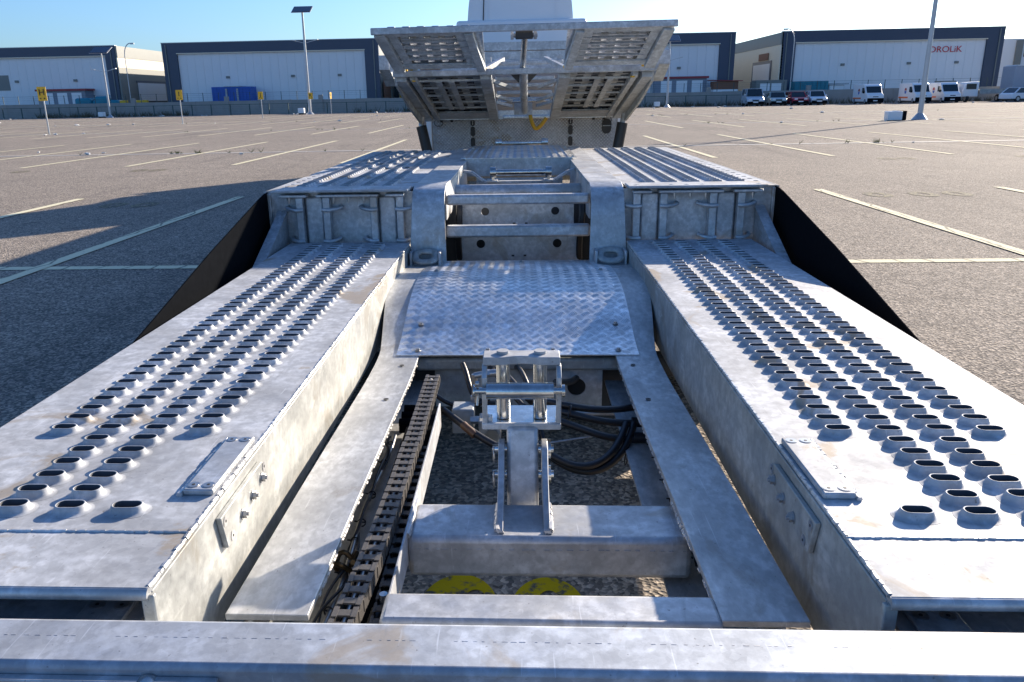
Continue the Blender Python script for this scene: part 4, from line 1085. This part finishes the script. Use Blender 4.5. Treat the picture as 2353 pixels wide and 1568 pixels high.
part('orange_stain', MB().box(34.0,34.05,YB+24,YB+34,4.9,6.7), simple('rust_stain', (.55,.36,.14), .7, 0, .4, .5), bR)
# gap building in yellow and glass between two warehouses, behind the deck
bY = root('glazed_building', 'yellow and cream building with glazed front seen between two warehouses', 'building', (-15.5, 125, 0))
part('wall', MB().box(-20.5,-12,125,135,0,7.5), M['beige'], bY)
for i in range(4):
    part('window', MB().box(-19.6+i*1.8,-18.4+i*1.8,124.9,124.99,1,5.5), M['glass'], bY)
    part('yellow_column', MB().box(-20.1+i*1.8,-19.75+i*1.8,124.8,124.98,0,6.2), M['yellow'], bY)
part('yellow_canopy', MB().box(-20.4,-15,123.5,124.9,6.5,7.0), M['yellow'], bY)
# office block far right
bF = root('office_block', 'white and grey office block with tall windows at the right edge of view', 'building', (75, 125, 0))
part('wall', MB().box(69.6,100,125,150,0,8.2), M['whitep'], bF)
for i in range(5):
    part('grey_pier', MB().box(71.4+i*3.2,72.3+i*3.2,124.7,124.98,0,8.0), M['greyclad'], bF)
    for z_ in (3.3, 5.7):
        f_ = part('window', MB().box(72.7+i*3.2,74.2+i*3.2,124.9,124.99,z_,z_+1.3), M['glass'], bF)
        part('pane', MB().box(72.95+i*3.2,74.15+i*3.2,124.85,124.895,z_+.05,z_+1.2), M['greyclad'], f_)
part('yellow_crane_arm', MB().box(69.0,71.2,118,118.4,7.6,8.0), M['yellow'], bF)

# kiosks with red roof trim
def kiosk(label, x, y, w_=6.6, n_=3):
    k_ = root('container_office', label, 'cabin', (x, y, 0), 'grey cabins with red roof trim')
    part('wall', MB().box(x-w_/2, x+w_/2, y, y+2.5, 0, 3.35), simple('grey_blue_wall', (.22,.25,.30), .6), k_)
    part('red_roof_trim', MB().box(x-w_/2-.25, x+w_/2+.25, y-.2, y+2.7, 3.36, 3.62), M['redroof'], k_)
    for i in range(n_):
        d_ = part('door', MB().box(x-w_/2+.7+i*2.0, x-w_/2+2.1+i*2.0, y-.05, y-.005, .1, 3.1), M['white'], k_)
        part('handle', MB().box(x-w_/2+1.85+i*2.0, x-w_/2+1.95+i*2.0, y-.09, y-.055, 1.4, 1.6), M['socket'], d_)
    return k_
kiosk('grey cabin with red roof trim and white doors at far left', -62.4, 110)
kiosk('grey cabin with red roof trim and white doors right of raised deck', 21.0, 110)
# blue container
bc = root('blue_container', 'blue shipping container with pale door posts before middle warehouse', 'container', (-38.5, 109, 0))
part('body', MB().box(-41.2,-35.9,109,111.4,0,3.45), M['blue'], bc)
for i in range(12): part('rib', MB().box(-41.1+i*.44,-40.95+i*.44,108.95,108.995,.1,3.3), M['blue'], bc)
part('roof_rim', MB().box(-39.5,-37.2,108.9,111.4,3.455,3.52), M['galv_dull'], bc)
for x in (-39.2,-37.7): part('door_post', MB().box(x-.12,x+.12,108.85,108.94,0,3.2), M['galv_top'], bc)
tc = root('teal_tarp_shed', 'teal tarpaulin shed in front of the lettered warehouse', 'shed', (38.2, 109, 0))
part('tarp_wall', MB().box(35.3,39.6,109,111,0,2.72), M['teal'], tc)
for i in range(8): part('tarp_fold', MB().box(35.4+i*.54,35.5+i*.54,108.93,108.995,.1,2.6), M['teal'], tc)
part('canopy', MB().box(39.7,42.2,109,110.5,2.25,2.4), M['galv_dull'], tc)
part('white_bales', MB().box(39.8,41.8,109.2,110.2,0,2.2), M['whitep'], tc, bevel=.2)
tl = root('teal_tarp_heap', 'teal tarpaulin covered heap behind the wall near left street lamps', 'tarp', (-56.0, 106, 0))
part('tarp', MB().box(-58.6,-56.4,106,108,0,2.35).box(-56.38,-52.8,106.2,108,0,2.05).box(-55.9,-54.2,106,107.5,0,2.55), M['teal'], tl, bevel=.3)
sh = root('brown_shed', 'small shed with brown upper wall and white base behind the wall', 'shed', (26.2, 108, 0))
part('wall', MB().box(24.8,27.9,108,110,0,1.9), M['white'], sh)
part('upper_wall', MB().box(24.8,27.9,108.01,110,1.905,2.9), M['brown'], sh)
part('roof', MB().bar((24.4,109,3.05),(28.4,109,2.92), 2.6, .08), M['redroof'], sh)
gs = root('grey_gate_cabin', 'grey cabin with pale double doors beside the cream side wall', 'cabin', (31.4, 106, 0))
part('wall', MB().box(29.6,33.4,106,108,0,2.9), M['greyclad'], gs)
for x in (30.7, 32.1): part('door', MB().box(x-.6,x+.6,105.94,105.995,.1,2.5), M['whitep'], gs)
for (x, w_, lab) in ((-51.6,.8,'yellow bin standing left of the larger yellow crates'),(-49.2,1.4,'pair of yellow crates behind the wall near sign I')):
    single('yellow_crate', MB().box(x-w_/2,x+w_/2,105,105.8,0,1.95), M['yellow'], lab, 'crate', (x,105.4,0), bevel=.05)

# boundary wall with piers and posts, and low wire fence before it
YW = 100.0
W = root('boundary_wall', 'long concrete boundary wall with wire fence posts on top', 'wall', (0, YW, 0))
x = -120.0
while x < 110:
    part('wall_panel', MB().box(x+.01, x+3.99, YW, YW+.2, 0, 1.62+random.uniform(-.02,.02)), M['concrete'], W); x += 4.0
x = -118.0; i = 0
pm = MB().box(-.25,.25,-.08,.28,0,2.15).mesh('pier', M['concrete']); pp = MB().box(-.03,.03,-.03,.03,0,1.0).mesh('fence_post', M['greenpost'])
while x < 110:
    if i % 6 == 0: place('pier', pm, W, (x, YW, 0))
    place('fence_post', pp, W, (x+1.0, YW+.1, 1.63)); x += 1.95; i += 1
part('top_wires', MB().box(-120,110,YW+.095,YW+.1,2.55,2.57).box(-120,110,YW+.095,YW+.1,2.1,2.11).box(-120,110,YW+.095,YW+.1,2.33,2.34), M['greenpost'], W)
part('footing', MB().box(-120,110,YW-.5,YW-.01,0,.12), M['concrete'], W)
FN = root('low_wire_fence', 'low dark green wire fence running in front of the concrete wall', 'fence', (0, 97.5, 0))
x = -110.0; fp = MB().box(-.045,.045,-.045,.045,0,1.25).mesh('fence_post', M['greenpost'])
while x < 30: place('fence_post', fp, FN, (x, 97.5, 0)); x += 2.35
mb = MB().box(-110,30,97.47,97.5,1.17,1.22)
for k in range(5): mb.box(-110,30,97.49,97.495,.15+k*.2,.158+k*.2)
part('fence_wire', mb, M['greenpost'], FN, kind='stuff')
# dry weeds at the wall foot
wd = MB(); rnd = random.Random(3)
for i in range(900):
    x = rnd.choice([rnd.uniform(-60,-40), rnd.uniform(-20,34), rnd.uniform(-14,30), rnd.uniform(33,60)]); y = rnd.uniform(97.8, 99.6); h_ = rnd.uniform(.2, .95)
    for k in range(5):
        a = rnd.uniform(0, 6.28); dx = math.cos(a)*h_*.5; dy = math.sin(a)*h_*.3; w_ = .03
        wd.add([(x-w_, y, 0),(x+w_, y, 0),(x+dx, y+dy, h_*rnd.uniform(.6,1))], [(0,1,2)])
weeds = part('dry_weeds', wd, simple('dry_weed', (.10,.085,.05), .8, 0, .5, 6)); weeds['kind'] = 'stuff'; weeds['label'] = 'dry weeds along the foot of the concrete wall'
# small green and dry tufts in pavement joints
tf = MB()
for i in range(110):
    yc = rnd.choice((22.7, 22.7, 40.2, 57.0)); x = rnd.uniform(-26, 30); h_ = rnd.uniform(.04, .16)
    if rnd.random() < .5: x = rnd.choice((-9.2,-9.9,9.8,8.9))+rnd.gauss(0,.1)
    for k in range(4):
        a = rnd.uniform(0, 6.28); tf.add([(x-.008, yc, 0),(x+.008, yc, 0),(x+math.cos(a)*h_, yc+math.sin(a)*h_*.6, h_)], [(0,1,2)])
tfo = part('pavement_weeds', tf, simple('weed_green', (.10,.13,.035), .8, 0, .5, 3)); tfo['kind'] = 'stuff'; tfo['label'] = 'small weeds growing in the pavement joints'

# bay letter signs
def sign(letter, x, y, label, rz=0, h=2.05, w_=.46, hh=.58):
    s_ = root('bay_sign', label, 'sign', (x, y, 0), 'yellow bay letter signs')
    part('post', MB().tube([(x,y,0),(x,y,h)], .035, 10), M['post'], s_, smooth=True)
    pl = part('sign_plate', MB().box(x-w_/2, x+w_/2, y-.06, y-.04, h-hh*.72, h+hh*.45), M['yellow'], s_, bevel=.004)
    text_part(letter, .42, M['signblack'], 'letter', pl, (x, y-.072, h-.02), 1.05, 1.0)
    for dx, q in ((-.10,-1),(.10,1)):
        part('arrow_mark', MB().prism([(x+dx+q*.06,h-.30),(x+dx-q*.03,h-.26),(x+dx-q*.03,h-.34)], lambda u, v_, w2: (u, w2, v_), y-.072, y-.062), M['signblack'], pl)
    s_.rotation_euler = (0, 0, rz); return s_
sign('H', -23.95, 40.5, 'yellow sign with letter H, nearest and leftmost of the bay signs')
sign('I', -24.05, 57.4, 'yellow sign with letter I, in front of dark warehouse corner')
sign('J', -23.6, 74.3, 'yellow sign with letter J beside the blue container')
sign('K', -23.3, 91.0, 'small yellow sign with letter K next to the left lamp post')
sign('K', 54.0, 90.6, 'yellow sign with letter K before the grey truck at far right')
sign('L', -21.2, 91.5, 'narrow yellow sign turned edge on, right of the left lamp post', R(80))

# lamp posts
def solar_lamp(x, y, h, label, arms=True, base=True, panel=True, r=.13):
    L = root('lamp_post', label, 'lamp post', (x, y, 0))
    part('pole', MB().tube([(x,y,0),(x,y,h)], [r, r*.6], 14), M['post'], L, smooth=True)
    if base: part('base_flange', MB().tube([(x,y,0),(x,y,.05),(x,y,.30)], [r*3, r*2.6, r*1.05], 12), M['post'], L, smooth=True)
    if panel:
        part('solar_panel', MB().bar((x-1.0,y,h+.25),(x+1.0,y,h+.25), 1.5, .05, (0,-.5,1)), M['solar'], L)
        part('panel_frame', MB().bar((x-1.06,y,h+.20),(x+1.06,y,h+.20), 1.6, .03, (0,-.5,1)), M['post'], L)
    if arms:
        for s in (-1, 1):
            a_ = part('arm', MB().bar((x,y,h*.70),(x+s*1.0,y,h*.70+.25), .05, .05), M['post'], L)
            part('lamp_head', MB().bar((x+s*1.0,y,h*.70+.26),(x+s*1.5,y,h*.70+.36), .22, .07), M['post'], a_)
    return L
solar_lamp(-47.9, 94, 7.2, 'solar lamp post with twin arms in front of the left warehouse corner')
solar_lamp(16.5, 94, 7.1, 'solar lamp post with twin arms right of the raised deck')
solar_lamp(-23.6, 91.4, 10.7, 'tall solar lamp post rising above the middle warehouse', r=.17)
solar_lamp(19.15, 40.4, 10.5, 'nearest lamp post on the right, tall grey with flared foot', r=.125)
def street_lamp(x, y, h, label, s=1):
    L = root('lamp_post', label, 'lamp post', (x, y, 0))
    pts = [(x,y,0),(x,y,h*.8)]+[(x+s*.9*(1-math.cos(t)), y, h*.8+h*.17*math.sin(t)) for t in [i*math.pi/2/8 for i in range(1, 9)]]
    part('pole', MB().tube(pts, .055, 10), M['post'], L, smooth=True)
    part('lamp_head', MB().box(min(x+s*.9,x+s*1.4), max(x+s*.9,x+s*1.4), y-.08, y+.08, h*.955, h*.975), M['post'], L)
street_lamp(-49.5, 103, 9.0, 'curved street lamp standing behind the wall by the left warehouse corner')
street_lamp(33.2, 104, 9.0, 'curved street lamp in front of the cream side wall', -1)

# white and tipped bins
def bin_(x, y, label, tipped=False, s=1.0):
    b_ = root('waste_bin', label, 'bin', (x, y, 0))
    if tipped:
        part('body', MB().box(x-.45,x+.22,y-.23,y+.23,.01,.42), M['white'], b_, bevel=.03)
        part('dark_opening', MB().box(x+.222,x+.40,y-.235,y+.235,.005,.43), M['blackrub'], b_, bevel=.02)
        part('hinge_bar', MB().box(x-.18,x+.15,y-.06,y+.06,.425,.45), M['post'], b_)
    else:
        s *= .66
        part('body', MB().box(x-.45*s,x+.45*s,y-.35,y+.35,.18*s,.95*s), M['white'], b_, bevel=.04)
        part('dark_base', MB().box(x-.40*s,x+.40*s,y-.30,y+.30,0,.178*s), M['blackrub'], b_)
bin_(17.75, 39.8, 'white bin tipped on its side near the nearest lamp post', True)
bin_(-49.0, 94.2, 'white bin at the foot of the left solar lamp post')
bin_(-24.5, 91.2, 'white bin beside the foot of the tall middle lamp post', s=1.1)
bin_(15.4, 94.2, 'white bin beside the lamp post right of the raised deck')

# vehicles
def wheel(parent, x, y, r, w_, side):
    t = part('wheel', MB().tube([(x-w_/2,y,r),(x+w_/2,y,r)], r, 20), M['tyre'], parent, smooth=True)
    part('rim', MB().tube([(x+side*w_/2,y,r),(x+side*(w_/2+.012),y,r)], r*.6, 14), M['post'], t)
def car(label, x, y, paint_, L=4.1, Wd=1.7, H_=1.45, rz=0, kind='car', grp=None, name='parked_car'):
    """front towards -Y"""
    c = root(name, label, kind, (x, y, 0), grp)
    hood = H_*.60
    if name == 'cargo_van':
        body = [(-L/2,.30),(-L/2,.95),(-L/2+.10,1.12),(-L/2+.62,1.32),(-L/2+1.25,H_*.90),(-L/2+1.6,H_),(L/2,H_),(L/2,.30)]
        ws = [(-L/2+.66,1.36),(-L/2+1.20,H_*.88)]
        glh = (1.38, H_*.80)
    else:
        body = [(-L/2,.28),(-L/2-.0,.62),(-L/2+.12,.74),(-L/2+1.05,hood+.03),(L/2-.35,hood+.06),(L/2,.80),(L/2,.30)]
        if 'tall' in grp_flags.get(label, ''): pass
        ws = None
    part('body', MB().prism([(y+u, v_) for u, v_ in body], lambda u, v_, w_: (w_, u, v_), x-Wd/2, x+Wd/2), paint_, c, bevel=.06)
    if name != 'cargo_van':
        a0, a1, b1, b0 = -L/2+1.0, -L/2+1.55, L/2-.95, L/2-.30
        if H_ > 1.6: a0, a1, b1, b0 = -L/2+.85, -L/2+1.35, L/2-.25, L/2-.08
        zb = hood+.03; zt = H_
        ins = .12
        def frus(i0, zlo, zhi, k=0):
            vs = [(x-Wd/2+.03, y+a0, zlo),(x+Wd/2-.03, y+a0, zlo),(x+Wd/2-.03, y+b0, zlo),(x-Wd/2+.03, y+b0, zlo),
                  (x-Wd/2+ins, y+a1, zhi),(x+Wd/2-ins, y+a1, zhi),(x+Wd/2-ins, y+b1, zhi),(x-Wd/2+ins, y+b1, zhi)]
            return MB().add(vs, [(0,1,5,4),(1,2,6,5),(2,3,7,6),(3,0,4,7),(4,5,6,7),(0,3,2,1)])
        part('windows', frus(0, zb, zt-.02), M['glass'], c)
        part('roof', MB().box(x-Wd/2+ins-.01, x+Wd/2-ins+.01, y+a1+.02, y+b1-.02, zt-.03, zt+.02), paint_, c, bevel=.02)
        for s in (-1, 1):
            part('window_pillar', MB().bar((x+s*(Wd/2-.03), y+a0, zb), (x+s*(Wd/2-ins), y+a1, zt-.01), .07, .05), paint_, c)
            part('window_pillar', MB().bar((x+s*(Wd/2-.03), y+b0, zb), (x+s*(Wd/2-ins), y+b1, zt-.01), .14, .06), paint_, c)
            part('window_pillar', MB().bar((x+s*(Wd/2-.02), y+.1, zb), (x+s*(Wd/2-ins+.01), y+.1, zt-.01), .08, .05), paint_, c)
    else:
        fn = lambda u, v_, w_: (w_, u, v_)
        w0 = Vector((y+ws[0][0], ws[0][1])); w1 = Vector((y+ws[1][0], ws[1][1])); nrm = Vector((-(w1-w0).y, (w1-w0).x)).normalized()*.03
        if nrm.y < 0: nrm = -nrm
        part('windscreen', MB().prism([tuple(w0+nrm*1.2), tuple(w1+nrm*1.2), tuple(w1+nrm*.3), tuple(w0+nrm*.3)], fn, x-Wd/2+.12, x+Wd/2-.12), M['glass'], c)
        for s in (-1, 1):
            xx = x+s*(Wd/2+.004)
            part('side_window', MB().prism([(y-L/2+1.0,1.42),(y-L/2+1.42,H_*.82),(y-L/2+2.1,H_*.82),(y-L/2+2.1,1.36)], fn, xx-.01, xx+.01), M['glass'], c)
            part('orange_stripe', MB().box(xx-.006, xx+.006, y-.4, y+L/2-.2, .62, .80), M['orange'], c)
            part('round_emblem', MB().prism([(y+.5+.34*math.cos(t), 1.55+.34*math.sin(t)) for t in [i*math.pi/9 for i in range(10)]], fn, xx-.006, xx+.006), M['redroof'], c)
            part('round_emblem', MB().prism([(y+.5+.30*math.cos(t), 1.50-.34*math.sin(t)) for t in [i*math.pi/9 for i in range(10)]], fn, xx-.006, xx+.006), M['blue'], c)
    for s in (-1, 1):
        part('headlight', MB().box(x+s*(Wd/2-.32)-.17, x+s*(Wd/2-.32)+.17, y-L/2-.02, y-L/2+.05, .60 if name!='cargo_van' else .86, .74 if name!='cargo_van' else 1.04), M['headlight'], c, bevel=.02)
        part('mirror', MB().box(x+s*(Wd/2+.09)-.09, x+s*(Wd/2+.09)+.09, y-L/2+1.15, y-L/2+1.3, hood+.05 if name!='cargo_van' else 1.30, hood+.2 if name!='cargo_van' else 1.55), M['blackrub'] if name == 'cargo_van' else paint_, c, bevel=.02)
        for yy in (-L/2+.78, L/2-.78): wheel(c, x+s*(Wd/2-.10), y+yy, .31, .22, s)
    part('bumper', MB().box(x-Wd/2+.02, x+Wd/2-.02, y-L/2-.04, y-L/2+.05, .22, .50 if name != 'cargo_van' else .72), M['blackrub'], c, bevel=.03)
    part('grille', MB().box(x-.32, x+.32, y-L/2-.022, y-L/2+.04, .54 if name!='cargo_van' else .84, .66 if name!='cargo_van' else .92), M['blackrub'], c)
    part('number_plate', MB().box(x-.26, x+.26, y-L/2-.052, y-L/2-.041, .36, .47), M['white'], c)
    part('underbody', MB().box(x-Wd/2+.12, x+Wd/2-.12, y-L/2+.1, y+L/2-.1, .14, .28), M['socket'], c)
    c.rotation_euler = (0, 0, rz)
    if name == 'cargo_van': c.scale = (.86, .86, .86)
    return c
grp_flags = {}
silver = simple('silver_blue_paint', (.50,.56,.62), .3, .3, .03); greenb = simple('pale_green_paint', (.33,.43,.45), .3, .3, .03)
red = simple('red_paint', (.42,.02,.045), .3, .1, .05); whitec = simple('white_car_paint', (.68,.72,.78), .3, 0, .03)
YC = 93.0
car('tall silver multi purpose car parked at the left of the four cars', 25.7, YC, silver, 4.3, 1.78, 1.82, R(-6))
car('pale green saloon parked second from the left in the row', 28.3, YC, greenb, 4.2, 1.66, 1.42, R(-9))
car('red hatchback parked against the wall', 30.4, YC, red, 4.0, 1.66, 1.42, R(-2))
car('old white estate car parked right of the red hatchback', 32.5, YC, whitec, 4.2, 1.64, 1.48, R(-6))
car('white delivery van with orange stripe standing alone, leftmost of the vans', 38.2, YC, M['white'], 5.4, 1.98, 2.4, R(-3), 'van', 'white delivery vans by the wall', 'cargo_van')
car('white delivery van partly hidden by the nearest lamp post', 43.0, YC-.5, M['white'], 5.4, 1.98, 2.45, R(-3), 'van', 'white delivery vans by the wall', 'cargo_van')
car('white delivery van with orange stripe, rightmost of the vans', 46.0, YC-.5, M['white'], 5.4, 1.98, 2.45, R(-3), 'van', 'white delivery vans by the wall', 'cargo_van')
car('white saloon parked before the grey truck at right edge', 53.0, YC-3, whitec, 4.4, 1.72, 1.42, R(105))
# pickup with cab
pk = root('flatbed_truck', 'grey flatbed truck with white cab parked right of the vans', 'truck', (50.0, 94.5, 0))
part('cab', MB().prism([(48.6,.55),(48.6,1.35),(48.9,2.05),(50.3,2.15),(50.3,.55)], lambda u, v_, w_: (u, w_, v_), 93.6, 95.4), M['white'], pk, bevel=.08)
part('window', MB().box(48.95,50.0,93.56,93.59,1.35,1.92), M['glass'], pk)
part('flat_bed', MB().box(50.4,54.0,93.5,95.5,.85,1.35), M['galv_old'], pk)
part('dark_box', MB().box(46.9,48.5,95.0,96.6,.3,2.3), M['greyclad'], pk)
for x in (49.2, 52.6): wheel(pk, x, 93.9, .38, .25, -1)
bt = root('box_truck', 'large grey box truck with dark cab window at right edge', 'truck', (60.0, 96, 0))
part('cargo_box', MB().box(55.2,62.0,96,98.4,.5,3.75), simple('grey_box_paint', (.33,.36,.42), .5), bt, bevel=.03)
part('roof_rim', MB().box(55.4,62.0,95.95,98.4,3.76,3.86), M['white'], bt)
part('cab', MB().box(58.4,62.0,94.2,95.9,.5,2.3), M['white'], bt, bevel=.1)
part('cab_window', MB().box(58.8,60.2,94.14,94.19,1.3,2.0), M['glass'], bt)
for x in (57.0, 61.0): wheel(bt, x, 96.2, .45, .3, -1)

# litter
lm = []
for k in range(3):
    v_ = []
    r_ = random.Random(k)
    for i in range(6):
        for j in range(8):
            a = math.pi*i/5; c = 2*math.pi*j/8; q = .06*(1+r_.uniform(-.35,.35)); v_.append((q*1.4*math.sin(a)*math.cos(c), q*math.sin(a)*math.sin(c), .045+q*.7*math.cos(a)))
    f_ = [(i*8+j, i*8+(j+1)%8, (i+1)*8+(j+1)%8, (i+1)*8+j) for i in range(5) for j in range(8)]
    lm.append(MB().add(v_, f_).mesh('litter', M['litter'], smooth=False))
rnd = random.Random(11)
spots = [(rnd.uniform(-50,-10)*(.4+y/110), y) for y in [rnd.choice((22.7,40,57,57.5,74,88,91,93,95)) + rnd.gauss(0,.8) for _ in range(64)]] + \
        [(rnd.uniform(5,50), y) for y in [rnd.choice((22.7,40,57,74,86,91,92,92.5)) + rnd.gauss(0,.8) for _ in range(44)]]
for (x, y) in spots:
    o = bpy.data.objects.new('litter', rnd.choice(lm)); COL.objects.link(o); o.location = (x, y, 0); s_ = rnd.uniform(.35, 1.0)*(1+y/70)
    o.scale = (s_*rnd.uniform(.8,1.8), s_, s_*.7); o.rotation_euler = (0,0,rnd.uniform(0,6))
    o['label'] = 'pale scrap of litter lying on the asphalt'; o['category'] = 'litter'; o['group'] = 'scraps of litter on the lot'
single('bottle', MB().tube([(-3.3,12.5,.04),(-3.12,12.5,.04),(-3.06,12.5,.04)], [.035,.035,.015], 12), M['litter'], 'small clear bottle lying on asphalt left of the platform', 'bottle', (-3.2,12.5,0), smooth=True)
single('grey_stone', MB().add([(.17+.02*math.cos(a), 2.78+.012*math.sin(a), 0) for a in [i for i in range(6)]]+[(.17,2.78,.02)], [(i,(i+1)%6,6) for i in range(6)]), M['galv_old'], 'small pale stone on the asphalt beneath the trailer frame', 'stone', (.17,2.78,0))
